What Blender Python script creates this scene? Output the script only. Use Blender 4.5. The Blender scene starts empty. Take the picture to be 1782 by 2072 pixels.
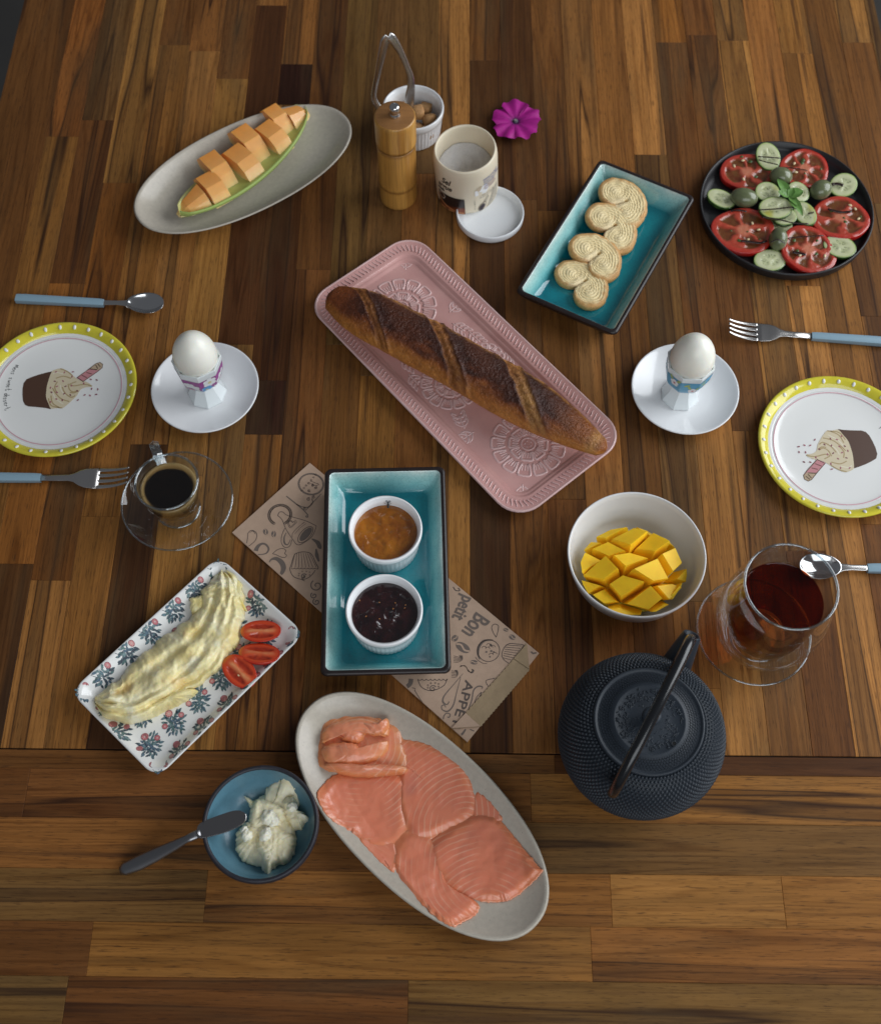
import bpy, bmesh, math, random
from math import sin, cos, pi, radians, sqrt, hypot, atan2, exp
from mathutils import Vector, Matrix, noise as mn
random.seed(7)
scene = bpy.context.scene
COL = scene.collection

# ------------------------------------------------------------------ camera
PITCH = radians(63.5); FPX = 2360.0; DIST = 1.05
CAMP = Vector((0, -DIST*cos(PITCH), DIST*sin(PITCH)))
cam_data = bpy.data.cameras.new('camera')
cam_data.sensor_fit = 'VERTICAL'; cam_data.sensor_height = 24.0
cam_data.lens = 24.0*FPX/2072.0
cam_data.clip_start = 0.01; cam_data.clip_end = 50
cam_data.dof.use_dof = True; cam_data.dof.focus_distance = 1.0; cam_data.dof.aperture_fstop = 5.0
cam = bpy.data.objects.new('camera', cam_data); COL.objects.link(cam)
cam.location = CAMP; cam.rotation_euler = (pi/2-PITCH, 0, 0)
scene.camera = cam
scene.render.resolution_x = 880; scene.render.resolution_y = 1024

# ------------------------------------------------------------------ light
world = bpy.data.worlds.new('World'); scene.world = world; world.use_nodes = True
bg = world.node_tree.nodes['Background']
bg.inputs['Color'].default_value = (0.80, 0.84, 0.92, 1); bg.inputs['Strength'].default_value = 0.13
def area(name, loc, target, sx, sy, power, col):
    l = bpy.data.lights.new(name, 'AREA'); l.shape = 'RECTANGLE'; l.size = sx; l.size_y = sy
    l.energy = power; l.color = col
    o = bpy.data.objects.new(name, l); COL.objects.link(o); o.location = loc
    o.rotation_euler = (Vector(target)-Vector(loc)).to_track_quat('-Z', 'Y').to_euler()
    return o
area('window_light_right', (1.9, 0.45, 1.05), (0, 0.0, 0), 2.0, 1.6, 48, (0.93, 0.965, 1.0))
area('window_light_near', (0.55, -2.1, 1.5), (0, 0.1, 0), 2.3, 1.4, 28, (0.91, 0.96, 1.0))
vs = scene.view_settings
vs.view_transform = 'Standard'; vs.look = 'None'; vs.gamma = 1; vs.use_curve_mapping = False; vs.exposure = 0.0
scene.render.engine = 'CYCLES'
scene.cycles.max_bounces = 10; scene.cycles.transparent_max_bounces = 24

# ------------------------------------------------------------------ helpers
def P(u, v, h=0.0):
    """point of the photograph (1782 x 2072 grid) -> spot on the level h above the table top"""
    a = (u-891)/FPX; b = (1036-v)/FPX
    d = Vector((a, cos(PITCH)+sin(PITCH)*b, -sin(PITCH)+cos(PITCH)*b))
    t = (h-CAMP.z)/d.z
    return CAMP + d*t
def crop(x0, y0, s):
    """returns a converter from the coordinates of an enlarged detail to the table"""
    k = s/1.7531
    return lambda x, y, h=0.0: P(x0/1.7531+x*k, y0/1.7531+y*k, h)

class MB:
    def __init__(self): self.V = []; self.F = []; self.C = []
    def add(self, verts, faces, col=None):
        n = len(self.V); self.V += [tuple(v) for v in verts]
        self.F += [tuple(i+n for i in f) for f in faces]
        if col is None: col = (1, 1, 1)
        if len(verts) and isinstance(col[0], (int, float)): self.C += [tuple(col)]*len(verts)
        else: self.C += [tuple(c) for c in col]
        return self
    def xf(self, M):
        self.V = [tuple(M @ Vector(v)) for v in self.V]; return self
    def build(self, name, mat, parent=None, smooth=True, loc=None, recalc=True, auto=None):
        me = bpy.data.meshes.new(name)
        me.from_pydata(self.V, [], self.F); me.validate(); me.update()
        if recalc:
            bm = bmesh.new(); bm.from_mesh(me); bmesh.ops.recalc_face_normals(bm, faces=bm.faces[:]); bm.to_mesh(me); bm.free()
        at = me.color_attributes.new('Col', 'FLOAT_COLOR', 'POINT')
        if len(self.C) == len(me.vertices):
            at.data.foreach_set('color', [x for c in self.C for x in (c[0], c[1], c[2], 1.0)])
        me.polygons.foreach_set('use_smooth', [smooth]*len(me.polygons))
        if auto is not None and smooth:
            bm = bmesh.new(); bm.from_mesh(me)
            for e in bm.edges:
                if len(e.link_faces) == 2 and e.calc_face_angle(0) > auto: e.smooth = False
            bm.to_mesh(me); bm.free()
        me.materials.append(mat)
        o = bpy.data.objects.new(name, me); COL.objects.link(o)
        if parent is not None: o.parent = parent
        if loc is not None: o.location = loc
        return o

def tag(o, label, cat, group=None):
    o['label'] = label; o['category'] = cat
    if group: o['group'] = group
    return o
def thing(name, label, cat, loc=(0, 0, 0), rz=0, group=None):
    o = bpy.data.objects.new(name, None); COL.objects.link(o); o.empty_display_size = 0.02
    o.location = loc; o.rotation_euler = (0, 0, rz)
    return tag(o, label, cat, group)
def stuff(o): o['kind'] = 'stuff'; return o
def to_local(o):
    M = Matrix.Translation(o.location) @ o.rotation_euler.to_matrix().to_4x4()
    return M.inverted()

def lathe(prof, n=64, a0=0):
    V = []; F = []; idx = []
    for r, z in prof:
        if r < 1e-7: idx.append([len(V)]); V.append((0, 0, z))
        else:
            idx.append(list(range(len(V), len(V)+n)))
            V += [(r*cos(a0+2*pi*i/n), r*sin(a0+2*pi*i/n), z) for i in range(n)]
    for a, b in zip(idx, idx[1:]):
        for i in range(n):
            j = (i+1) % n
            if len(a) == 1 and len(b) == 1: break
            if len(a) == 1: F.append((a[0], b[j], b[i]))
            elif len(b) == 1: F.append((a[i], a[j], b[0]))
            else: F.append((a[i], a[j], b[j], b[i]))
    return V, F
def loft(rings, cap0=False, cap1=False, close=True):
    V = []; F = []; n = len(rings[0])
    for r in rings: V += [tuple(p) for p in r]
    for k in range(len(rings)-1):
        for i in range(n if close else n-1):
            j = (i+1) % n
            F.append((k*n+i, k*n+j, (k+1)*n+j, (k+1)*n+i))
    if cap0: F.append(tuple(range(n))[::-1])
    if cap1: F.append(tuple((len(rings)-1)*n+i for i in range(n)))
    return V, F
def rrect(hx, hy, r, z, k=6, bow=0.0):
    pts = []
    for cx, cy, a in ((hx-r, hy-r, 0), (-hx+r, hy-r, 90), (-hx+r, -hy+r, 180), (hx-r, -hy+r, 270)):
        for i in range(k+1):
            t = radians(a+90*i/k); pts.append((cx+r*cos(t), cy+r*sin(t)))
    out = []
    m = len(pts)
    for i in range(m):
        p, q = pts[i], pts[(i+1) % m]
        out.append(p)
        if (i+1) % (k+1) == 0:
            for t in (1/6, 2/6, 3/6, 4/6, 5/6):
                x, y = p[0]+(q[0]-p[0])*t, p[1]+(q[1]-p[1])*t
                nx, ny = q[1]-p[1], -(q[0]-p[0]); L = hypot(nx, ny) or 1
                b = bow*4*t*(1-t)
                out.append((x-nx/L*b, y-ny/L*b))
    return [(x, y, z) for x, y in out]
def oval(a, b, z, n=72, e=2.0, egg=0.0):
    out = []
    for i in range(n):
        t = 2*pi*i/n; c, s = cos(t), sin(t)
        x = a*math.copysign(abs(c)**(2/e), c); y = b*math.copysign(abs(s)**(2/e), s)
        y *= 1+egg*x/a
        out.append((x, y, z))
    return out
def catmull(pts, m=6, closed=True):
    n = len(pts); out = []
    rng = range(n) if closed else range(n-1)
    for i in rng:
        g = (lambda k: pts[k % n]) if closed else (lambda k: pts[max(0, min(n-1, k))])
        p0, p1, p2, p3 = (Vector(g(i+k)) for k in (-1, 0, 1, 2))
        for j in range(m):
            t = j/m
            out.append(0.5*((2*p1)+(p2-p0)*t+(2*p0-5*p1+4*p2-p3)*t*t+(-p0+3*p1-3*p2+p3)*t**3))
    if not closed: out.append(Vector(pts[-1]))
    return out
def tube(path, rad, n=10, cap=True, flat=1.0, up=None):
    path = [Vector(p) for p in path]
    if not isinstance(rad, (list, tuple)): rad = [rad]*len(path)
    V = []; F = []; N = None
    for i, p in enumerate(path):
        t = (path[min(i+1, len(path)-1)]-path[max(i-1, 0)]).normalized()
        if N is None:
            N = Vector(up) if up is not None else (Vector((0, 0, 1)) if abs(t.z) < .9 else Vector((1, 0, 0)))
        N = (N-t*N.dot(t)).normalized(); B = t.cross(N)
        for k in range(n):
            a = 2*pi*k/n
            V.append(tuple(p+(B*cos(a)+N*sin(a)*flat)*rad[i]))
    for i in range(len(path)-1):
        for k in range(n):
            j = (k+1) % n
            F.append((i*n+k, i*n+j, (i+1)*n+j, (i+1)*n+k))
    if cap:
        F.append(tuple(range(n))[::-1]); F.append(tuple((len(path)-1)*n+k for k in range(n)))
    return V, F
def ellipsoid(c, rx, ry, rz, nu=20, nv=12, M=None):
    V, F = lathe([(sin(pi*i/nv), -cos(pi*i/nv)) for i in range(nv+1)], nu)
    R = M if M is not None else Matrix.Identity(3)
    return [tuple(Vector(c)+R @ Vector((x*rx, y*ry, z*rz))) for x, y, z in V], F
def box(c, hx, hy, hz, bev=0.0, M=None):
    R = M if M is not None else Matrix.Identity(3)
    b = bev
    rings = []
    for z, ins in ((-hz, b), (-hz+b, 0), (hz-b, 0), (hz, b)):
        if b == 0 and ins == 0 and z in (-hz+b,) and len(rings) == 1: continue
        X, Y = hx-ins, hy-ins
        rings.append([Vector(c)+R @ Vector(q) for q in ((X, Y, z), (-X, Y, z), (-X, -Y, z), (X, -Y, z))])
    return loft(rings, True, True)
def dome(outline, nr, zf, zedge=None, c=None):
    """surface patch filling a star-shaped outline (x, y); zf(x, y, q), q = 0 at centre .. 1 at rim"""
    n = len(outline)
    if c is None: c = (sum(p[0] for p in outline)/n, sum(p[1] for p in outline)/n)
    V = [(c[0], c[1], zf(c[0], c[1], 0))]; F = []
    for k in range(1, nr+1):
        q = k/nr
        for p in outline:
            x, y = c[0]+(p[0]-c[0])*q, c[1]+(p[1]-c[1])*q
            V.append((x, y, zf(x, y, q)))
    for i in range(n):
        F.append((0, 1+i, 1+(i+1) % n))
        for k in range(nr-1):
            a, b = 1+k*n, 1+(k+1)*n; j = (i+1) % n
            F.append((a+i, b+i, b+j, a+j))
    if zedge is not None:
        b = 1+(nr-1)*n; m = len(V)
        V += [(p[0], p[1], zedge) for p in outline]
        for i in range(n):
            j = (i+1) % n; F.append((b+i, m+i, m+j, b+j))
    return V, F
def slab(poly, z0, z1, bev=0.0):
    """solid plate from a flat outline with softened top edge"""
    n = len(poly)
    def inset(d):
        out = []
        for i in range(n):
            a, b, c = Vector(poly[i-1][:2]), Vector(poly[i][:2]), Vector(poly[(i+1) % n][:2])
            t = (c-a); t = t.normalized() if t.length > 1e-9 else Vector((1, 0))
            out.append((b.x-t.y*d, b.y+t.x*d))
        return out
    A = sum(poly[i][0]*poly[(i+1) % n][1]-poly[(i+1) % n][0]*poly[i][1] for i in range(n))
    s = 1 if A > 0 else -1
    if bev <= 0: rings = [[(p[0], p[1], z0) for p in poly], [(p[0], p[1], z1) for p in poly]]
    else:
        i1 = inset(s*bev)
        i2 = inset(s*bev*.3)
        rings = [[(p[0], p[1], z0) for p in poly], [(p[0], p[1], z1-bev) for p in poly],
                 [(p[0], p[1], z1-bev*.3) for p in i2], [(p[0], p[1], z1) for p in i1]]
    return loft(rings, True, True)
def ribbon(pts, w, closed=False):
    pts = [Vector((p[0], p[1])) for p in pts]; n = len(pts); V = []; F = []
    for i in range(n):
        a = pts[i-1] if (closed or i > 0) else pts[i]
        b = pts[(i+1) % n] if (closed or i < n-1) else pts[i]
        t = b-a; t = t.normalized() if t.length > 1e-12 else Vector((1, 0))
        ww = w[i] if isinstance(w, (list, tuple)) else w
        V += [(pts[i].x-t.y*ww/2, pts[i].y+t.x*ww/2), (pts[i].x+t.y*ww/2, pts[i].y-t.x*ww/2)]
    for i in range(n if closed else n-1):
        j = (i+1) % n; F.append((2*i, 2*i+1, 2*j+1, 2*j))
    return V, F
def blob2(c, rx, ry, rot=0, n=14):
    return [(c[0]+rx*cos(2*pi*i/n)*cos(rot)-ry*sin(2*pi*i/n)*sin(rot), c[1]+rx*cos(2*pi*i/n)*sin(rot)+ry*sin(2*pi*i/n)*cos(rot)) for i in range(n)]
class Ink:
    """flat print: collects ribbons and fills in 2-D and lays them on a surface"""
    def __init__(self): self.m = MB(); self.lift = 0
    def line(self, pts, w, col=(0, 0, 0), closed=False, smooth=0):
        if smooth and isinstance(w, (list, tuple)):
            w = [w[i]+(w[min(i+1, len(w)-1)]-w[i])*j/smooth for i in range(len(w)) for j in range(smooth)][:(len(w)-1)*smooth+1] if not closed else [w[0]]*(len(w)*smooth)
        if smooth: pts = [(p.x, p.y) for p in catmull([(p[0], p[1], 0) for p in pts], smooth, closed)]
        V, F = ribbon(pts, w, closed); self.m.add([(x, y, self.lift) for x, y in V], F, col)
    def fill(self, pts, col=(0, 0, 0), smooth=0):
        if smooth: pts = [(p.x, p.y) for p in catmull([(p[0], p[1], 0) for p in pts], smooth)]
        self.m.add([(p[0], p[1], self.lift) for p in pts], [tuple(range(len(pts)))], col)
    def raw(self, V, F, col=(0, 0, 0)): self.m.add([(x, y, self.lift) for x, y in V], F, col)
    def build(self, name, mat, parent, fn, keep=None):
        if keep: self.m.F = [f for f in self.m.F if all(keep(*self.m.V[i][:2]) for i in f)]
        self.m.V = [tuple(fn(*v)) for v in self.m.V]
        return self.m.build(name, mat, parent, smooth=False, recalc=False)
_tc = {}
def text2d(s, size=1.0, shear=0.0, bold=0.0, xs=1.0, space=1.0):
    cu = bpy.data.curves.new('lettering', 'FONT'); cu.body = s; cu.size = size; cu.shear = shear
    cu.offset = bold; cu.space_character = space; cu.resolution_u = 3; cu.align_x = 'LEFT'
    ob = bpy.data.objects.new('lettering', cu); COL.objects.link(ob)
    me = bpy.data.meshes.new_from_object(ob)
    V = [(v.co.x*xs, v.co.y) for v in me.vertices]; F = [tuple(p.vertices) for p in me.polygons]
    bpy.data.objects.remove(ob); bpy.data.curves.remove(cu); bpy.data.meshes.remove(me)
    return V, F
def nz(x, y, z=0.0, s=1.0): return mn.noise(Vector((x*s, y*s, z*s)))
def fbm(x, y, z=0.0, s=1.0, o=3):
    r = 0; a = 1; t = 0
    for k in range(o): r += a*mn.noise(Vector((x*s, y*s, z*s+k*7.3))); t += a; a *= .5; s *= 2.1
    return r/t
def mix(a, b, t):
    t = max(0, min(1, t)); return tuple(x+(y-x)*t for x, y in zip(a, b))
def sstep(a, b, x):
    t = max(0, min(1, (x-a)/(b-a))); return t*t*(3-2*t)
def srgb(r, g, b):
    return tuple(((c/255)/12.92 if c/255 <= .04045 else ((c/255+.055)/1.055)**2.4) for c in (r, g, b))

# ------------------------------------------------------------------ materials
def nd(t, typ, ins=None, **kw):
    n = t.nodes.new(typ)
    for k, v in kw.items(): setattr(n, k, v)
    for k, v in (ins or {}).items():
        s = n.inputs[k]
        if isinstance(v, bpy.types.NodeSocket): t.links.new(v, s)
        else: s.default_value = v
    return n
def newmat(name):
    m = bpy.data.materials.new(name); m.use_nodes = True; t = m.node_tree
    for n in list(t.nodes):
        if n.type != 'OUTPUT_MATERIAL': t.nodes.remove(n)
    return m, t, [n for n in t.nodes if n.type == 'OUTPUT_MATERIAL'][0]
def ramp(t, fac, stops):
    n = nd(t, 'ShaderNodeValToRGB', {'Fac': fac}); cr = n.color_ramp
    while len(cr.elements) < len(stops): cr.elements.new(.5)
    for e, (p, c) in zip(cr.elements, stops):
        e.position = p; e.color = (*c, 1) if len(c) == 3 else c
    return n.outputs['Color']
def mixc(t, fac, a, b, blend='MIX'):
    n = nd(t, 'ShaderNodeMix', data_type='RGBA', blend_type=blend)
    for k, v in ((0, fac), (6, a), (7, b)):
        if isinstance(v, bpy.types.NodeSocket): t.links.new(v, n.inputs[k])
        else: n.inputs[k].default_value = (*v, 1) if isinstance(v, (tuple, list)) and len(v) == 3 else v
    return n.outputs[2]
def pbr(name, col=(.8, .8, .8), rough=.5, metal=0, vcol=False, var=None, col2=None, bump=None, sss=0, sssr=(.01, .005, .003),
        coat=0, ior=1.5, spec=.5, speck=None, stretch=None, crough=.05):
    m, t, out = newmat(name)
    tc = nd(t, 'ShaderNodeTexCoord').outputs['Object']
    if stretch: tc = nd(t, 'ShaderNodeMapping', {'Vector': tc, 'Scale': stretch}).outputs['Vector']
    base = nd(t, 'ShaderNodeVertexColor', layer_name='Col').outputs['Color'] if vcol else nd(t, 'ShaderNodeRGB').outputs[0]
    if not vcol: base.default_value = (*col, 1)
    if var:
        n = nd(t, 'ShaderNodeTexNoise', {'Vector': tc, 'Scale': var[0], 'Detail': 5.0, 'Roughness': .6}).outputs['Fac']
        if col2: base = mixc(t, ramp(t, n, ((.5-var[1], (0, 0, 0)), (.5+var[1], (1, 1, 1)))), base, col2)
        else:
            lo, hi = 1-var[1], 1+var[1]
            base = mixc(t, 1.0, base, ramp(t, n, ((.3, (lo, lo, lo)), (.7, (hi, hi, hi)))), 'MULTIPLY')
    if speck:   # (scale, threshold, colour)
        v = nd(t, 'ShaderNodeTexNoise', {'Vector': tc, 'Scale': speck[0], 'Detail': 2.0}).outputs['Fac']
        base = mixc(t, ramp(t, v, ((speck[1], (0, 0, 0)), (speck[1]+.06, (1, 1, 1)))), base, speck[2])
    p = nd(t, 'ShaderNodeBsdfPrincipled', {'Base Color': base, 'Roughness': rough, 'Metallic': metal, 'IOR': ior,
           'Specular IOR Level': spec, 'Coat Weight': coat, 'Coat Roughness': crough})
    if sss:
        p.inputs['Subsurface Weight'].default_value = sss; p.inputs['Subsurface Radius'].default_value = sssr
        p.inputs['Subsurface Scale'].default_value = 1.0
    if bump:
        bs = bump if isinstance(bump[0], (tuple, list)) else (bump,)
        nrm = None
        for b in bs:
            n = nd(t, 'ShaderNodeTexNoise', {'Vector': tc, 'Scale': b[0], 'Detail': 4.0}).outputs['Fac']
            bn = nd(t, 'ShaderNodeBump', {'Height': n, 'Strength': b[1], 'Distance': b[2]})
            if nrm: t.links.new(nrm, bn.inputs['Normal'])
            nrm = bn.outputs['Normal']
        t.links.new(nrm, p.inputs['Normal'])
    t.links.new(p.outputs[0], out.inputs[0])
    return m
def thinglass(name, tint=(.95, .97, .97), ior=1.5, rough=.01, gl=(1, 1, 1)):
    m, t, out = newmat(name)
    bf = nd(t, 'ShaderNodeNewGeometry').outputs['Backfacing']
    io = nd(t, 'ShaderNodeMapRange', {'Value': bf, 'To Min': ior, 'To Max': 1/ior}).outputs[0]
    fr = nd(t, 'ShaderNodeFresnel', {'IOR': io})
    tr = nd(t, 'ShaderNodeBsdfTransparent', {'Color': (*tint, 1)})
    g = nd(t, 'ShaderNodeBsdfGlossy', {'Color': (*gl, 1), 'Roughness': rough})
    mx = nd(t, 'ShaderNodeMixShader', {0: fr.outputs[0], 1: tr.outputs[0], 2: g.outputs[0]})
    t.links.new(mx.outputs[0], out.inputs[0]); return m
def wood_mat():
    m, t, out = newmat('butcher_block_wood')
    tc = nd(t, 'ShaderNodeTexCoord').outputs['Object']
    oi = nd(t, 'ShaderNodeObjectInfo')
    off = nd(t, 'ShaderNodeVectorMath', {0: oi.outputs['Random'], 1: (37.0, 91.0, 13.0)}, operation='MULTIPLY').outputs[0]
    def stretched(sx, sy, scale, detail=4.0, rough=.6, dist=0.0):
        mp = nd(t, 'ShaderNodeVectorMath', {0: tc, 1: (sx, sy, 1.0)}, operation='MULTIPLY').outputs[0]
        ad = nd(t, 'ShaderNodeVectorMath', {0: mp, 1: off}, operation='ADD').outputs[0]
        return nd(t, 'ShaderNodeTexNoise', {'Vector': ad, 'Scale': scale, 'Detail': detail, 'Roughness': rough, 'Distortion': dist}).outputs['Fac']
    col = oi.outputs['Color']
    # broad tone changes along the board
    col = mixc(t, 1.0, col, ramp(t, stretched(30, 2.0, 1.0, 3), ((.3, (.70, .68, .66)), (.7, (1.25, 1.22, 1.15)))), 'MULTIPLY')
    # flowing growth lines: contour lines of one stretched field
    fld = stretched(34, 1.15, 1.0, 2.2, .45, .25)
    sn = nd(t, 'ShaderNodeMath', {0: nd(t, 'ShaderNodeMath', {0: fld, 1: 105.0}, operation='MULTIPLY').outputs[0]}, operation='SINE').outputs[0]
    sn = nd(t, 'ShaderNodeMapRange', {'Value': sn, 'From Min': -1.0, 'From Max': 1.0}).outputs[0]
    vary = stretched(50, 9, 1.0, 2)
    gl = mixc(t, ramp(t, vary, ((.35, (.2, .2, .2)), (.65, (1, 1, 1)))), (1, 1, 1), ramp(t, sn, ((.0, (.66, .60, .55)), (.30, (.98, .97, .96)), (1.0, (1.08, 1.07, 1.05)))))
    col = mixc(t, 1.0, col, gl, 'MULTIPLY')
    # dark heartwood veins follow the same field
    st = ramp(t, fld, ((.530, (0, 0, 0)), (.555, (.94, .94, .94)), (.576, (.40, .40, .40)), (.65, (.60, .60, .60))))
    st = mixc(t, ramp(t, stretched(8, 2.0, 1.0, 1), ((.40, (.12, .12, .12)), (.52, (1, 1, 1)))), (0, 0, 0), st)
    col = mixc(t, st, col, (.026, .010, .006))
    st2 = stretched(210, 3.0, 1.0, 3.0, .5, .4)
    col = mixc(t, ramp(t, st2, ((.60, (0, 0, 0)), (.72, (.6, .6, .6)))), col, (.055, .024, .013))
    # olive-grey patches
    col = mixc(t, ramp(t, stretched(22, 4, 1.0, 3), ((.5, (0, 0, 0)), (.72, (.5, .5, .5)))), col, (.105, .066, .031))
    # pores
    po = stretched(1500, 80, 1.0, 2.0, .5)
    col = mixc(t, ramp(t, po, ((.58, (0, 0, 0)), (.68, (.6, .6, .6)))), col, (.045, .020, .010))
    fg = stretched(600, 18, 1.0, 3.0)
    col = mixc(t, 1.0, col, ramp(t, fg, ((.3, (.82, .82, .82)), (.7, (1.15, 1.15, 1.15)))), 'MULTIPLY')
    ro = ramp(t, stretched(60, 30, 1.0, 3), ((.3, (.42, .42, .42)), (.7, (.56, .56, .56))))
    p = nd(t, 'ShaderNodeBsdfPrincipled', {'Base Color': col, 'Roughness': ro, 'Specular IOR Level': .15})
    b = nd(t, 'ShaderNodeBump', {'Height': po, 'Strength': .25, 'Distance': .0004})
    t.links.new(b.outputs[0], p.inputs['Normal'])
    t.links.new(p.outputs[0], out.inputs[0]); return m
M_WOOD = wood_mat()
M_WHITE = pbr('white_porcelain', (.87, .88, .89), .14, coat=.3)
M_PLATE = pbr('cream_white_glaze', (.84, .84, .82), .14, coat=.4)
M_STEEL = pbr('brushed_steel', (.60, .58, .56), .27, metal=1, bump=(900, .05, .0002), stretch=(.05, 1, 1))
M_STEELP = pbr('polished_steel', (.66, .66, .66), .13, metal=1)
M_BLUEH = pbr('pale_blue_handle', srgb(140, 168, 184), .38)
M_STONE = pbr('beige_stoneware', srgb(192, 184, 170), .26, var=(260, .07), speck=(900, .70, srgb(140, 132, 120)))
M_PRINT = pbr('printed_colour', vcol=True, rough=.35)
M_INK = pbr('paper_ink', vcol=True, rough=.85)
M_GLASS = thinglass('clear_glass', (.94, .955, .955), 1.62)
M_GLASSE = thinglass('thick_glass_edge', (.74, .80, .83), 2.6, .06)
# ------------------------------------------------------------------ floor and table
fl = MB().add([(-4, -4, -.74), (4, -4, -.74), (4, 4, -.74), (-4, 4, -.74)], [(0, 1, 2, 3)]).build('floor', pbr('grey_floor', (.055, .052, .048), .6, var=(3, .2)))
fl['kind'] = 'structure'
TA = radians(-0.6)
table = thing('dining_table', 'dark striped butcher block wooden table top under the breakfast', 'table', (0, 0, 0), TA)
TL = to_local(table)
CW = .0349; X0 = (TL @ P(67, 1149)).x
XL, XR = -.486, .492
YJ = (TL @ P(891, 1522)).y
PAL = {'l': (.415, .190, .052), 'm': (.305, .130, .034), 'o': (.315, .118, .027), 'b': (.195, .080, .023), 'g': (.185, .094, .030), 'd': (.100, .040, .014), 'x': (.036, .013, .008)}
joints = [(202,243),(125,276),(362,91),(422,103),(566,11),(566,240),(632,130),(615,212),(243,370),(955,122),(1103,426),(1325,313),(1377,86),(1435,71),(1496,82),(1637,108),(1745,86),
          (1518,872),(1486,856),(1753,1061),(67,1141),(105,1174),(208,1045),(408,962),(310,899),(541,879),(138,573),(1420,1218),(1432,1393),(1663,1115),(940,1483),(495,1503),(600,545),(560,770),(1150,1010),(735,760)]
tones = [(570,100,'d'),(620,170,'x'),(570,830,'x'),(540,330,'b'),(430,180,'l'),(490,80,'m'),(210,60,'g'),(150,120,'o'),(100,120,'b'),(20,90,'l'),(60,330,'m'),(170,330,'b'),(250,200,'l'),(300,150,'g'),
         (1000,60,'b'),(1060,200,'d'),(1110,100,'b'),(1180,150,'l'),(1240,100,'m'),(1260,220,'m'),(1325,200,'l'),(1385,200,'b'),(1450,180,'b'),(1500,150,'l'),(1545,200,'m'),(1600,120,'m'),(1650,180,'l'),(1720,200,'b'),(1700,60,'l'),
         (1470,950,'l'),(1520,1000,'l'),(1560,1100,'l'),(1610,1450,'l'),(1540,1450,'l'),(1500,1450,'m'),(1690,1440,'b'),(1750,1400,'l'),(1460,1150,'o'),(1470,1450,'l'),(1250,980,'l'),(1200,960,'b'),(1110,1100,'b'),(1050,1120,'m'),(980,1100,'d'),
         (30,1080,'o'),(20,1350,'d'),(80,1050,'d'),(120,1080,'o'),(170,1080,'m'),(80,1350,'l'),(130,1350,'m'),(190,1300,'b'),(220,1150,'d'),(260,1200,'d'),(530,950,'m'),(570,1000,'b'),(600,740,'g'),(640,760,'b'),(700,850,'b'),(540,600,'d'),(500,620,'m'),(450,560,'l'),(400,560,'b'),
         (1750,980,'m'),(1700,560,'m'),(1600,600,'l'),(1640,1180,'m'),(1700,1180,'b'),(1440,600,'b'),(1400,700,'m'),(1300,620,'b'),(300,560,'m'),(200,560,'o'),(1060,1420,'b'),(1010,1440,'m'),(560,1300,'m'),(600,1200,'d'),(580,1450,'d'),(640,1400,'m')]
rng = random.Random(11)
def plank(name, x0, x1, y0, y1, tone, rz=0.0, seed=0):
    hx, hy = (x1-x0)/2, (y1-y0)/2
    b = .00035
    V, F = loft([[(X, Y, -.03) for X, Y in ((hx, hy), (-hx, hy), (-hx, -hy), (hx, -hy))],
                 [(X, Y, -b*1.3) for X, Y in ((hx, hy), (-hx, hy), (-hx, -hy), (hx, -hy))],
                 [(X, Y, 0) for X, Y in ((hx-b, hy-b), (-hx+b, hy-b), (-hx+b, -hy+b), (hx-b, -hy+b))]], True, True)
    if rz: V = [(x, y, z) for x, y, z in V]
    o = MB().add(V, F).build(name, M_WOOD, table, smooth=False)
    o.location = ((x0+x1)/2, (y0+y1)/2, 0)
    c = PAL[tone]; k = 1+rng.uniform(-.12, .12)
    o.color = (c[0]*k, c[1]*k*(1+rng.uniform(-.05, .05)), c[2]*k, 1)
    return o
jl = [TL @ P(*q) for q in joints]; tl = [((TL @ P(a, b)), c) for a, b, c in tones]
n0 = math.floor((XL-X0)/CW)
k = n0
while X0+k*CW < XR-.004:
    a, b = max(XL, X0+k*CW), min(XR, X0+(k+1)*CW)
    ys = [YJ, .92]+[q.y for q in jl if a <= q.x < b and q.y > YJ+.02]
    ys.sort()
    full = [ys[0]]
    for y in ys[1:]:
        while y-full[-1] > .80: full.append(full[-1]+rng.uniform(.34, .62))
        if y-full[-1] > .012: full.append(y)
    full[-1] = .92
    for y0, y1 in zip(full, full[1:]):
        tn = [c for q, c in tl if a <= q.x < b and y0 <= q.y < y1]
        tone = tn[0] if tn else rng.choice('llmmmobbbg')
        plank('plank', a, b, y0, y1, tone)
    k += 1
# breadboard end: boards laid across
rows = [(-.0012, -.0165, [(.095, 'b'), (1, 'd')])]
y = -.0165
RW = .0392
seq = [[(-.330, 'b'), (-.0, 'b'), (.075, 'b'), (.6, 'm')], [(-.12, 'm'), (.07, 'b'), (.6, 'g')], [(-.178, 'g'), (.135, 'm'), (.268, 'l'), (.6, 'm')], [(-.262, 'b'), (.118, 'm'), (.6, 'm')], [(-.275, 'g'), (-.02, 'b'), (.6, 'g')], [(-.1, 'b'), (.2, 'm'), (.6, 'b')], [(-.2, 'm'), (.1, 'b'), (.6, 'm')]]
for s in seq: rows.append((y, y-RW, s)); y -= RW
for (ya, yb, s) in rows:
    x = XL
    for xe, tone in s:
        xe = min(xe, XR)
        if xe-x > .01:
            o = plank('end_board', yb, ya, x, xe, tone)   # long side along local y, then turned across
            o.rotation_euler = (0, 0, -pi/2); o.location = ((x+xe)/2, YJ+(ya+yb)/2, 0)
            x = xe
MB().add(*box((0, 0, 0), (XR-XL)/2-.002, .0006, .0145)).build('joint_groove', pbr('groove_shadow_gap', (.02, .01, .007), .8), table, False, loc=((XL+XR)/2, YJ-.0006, -.0165))
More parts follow.
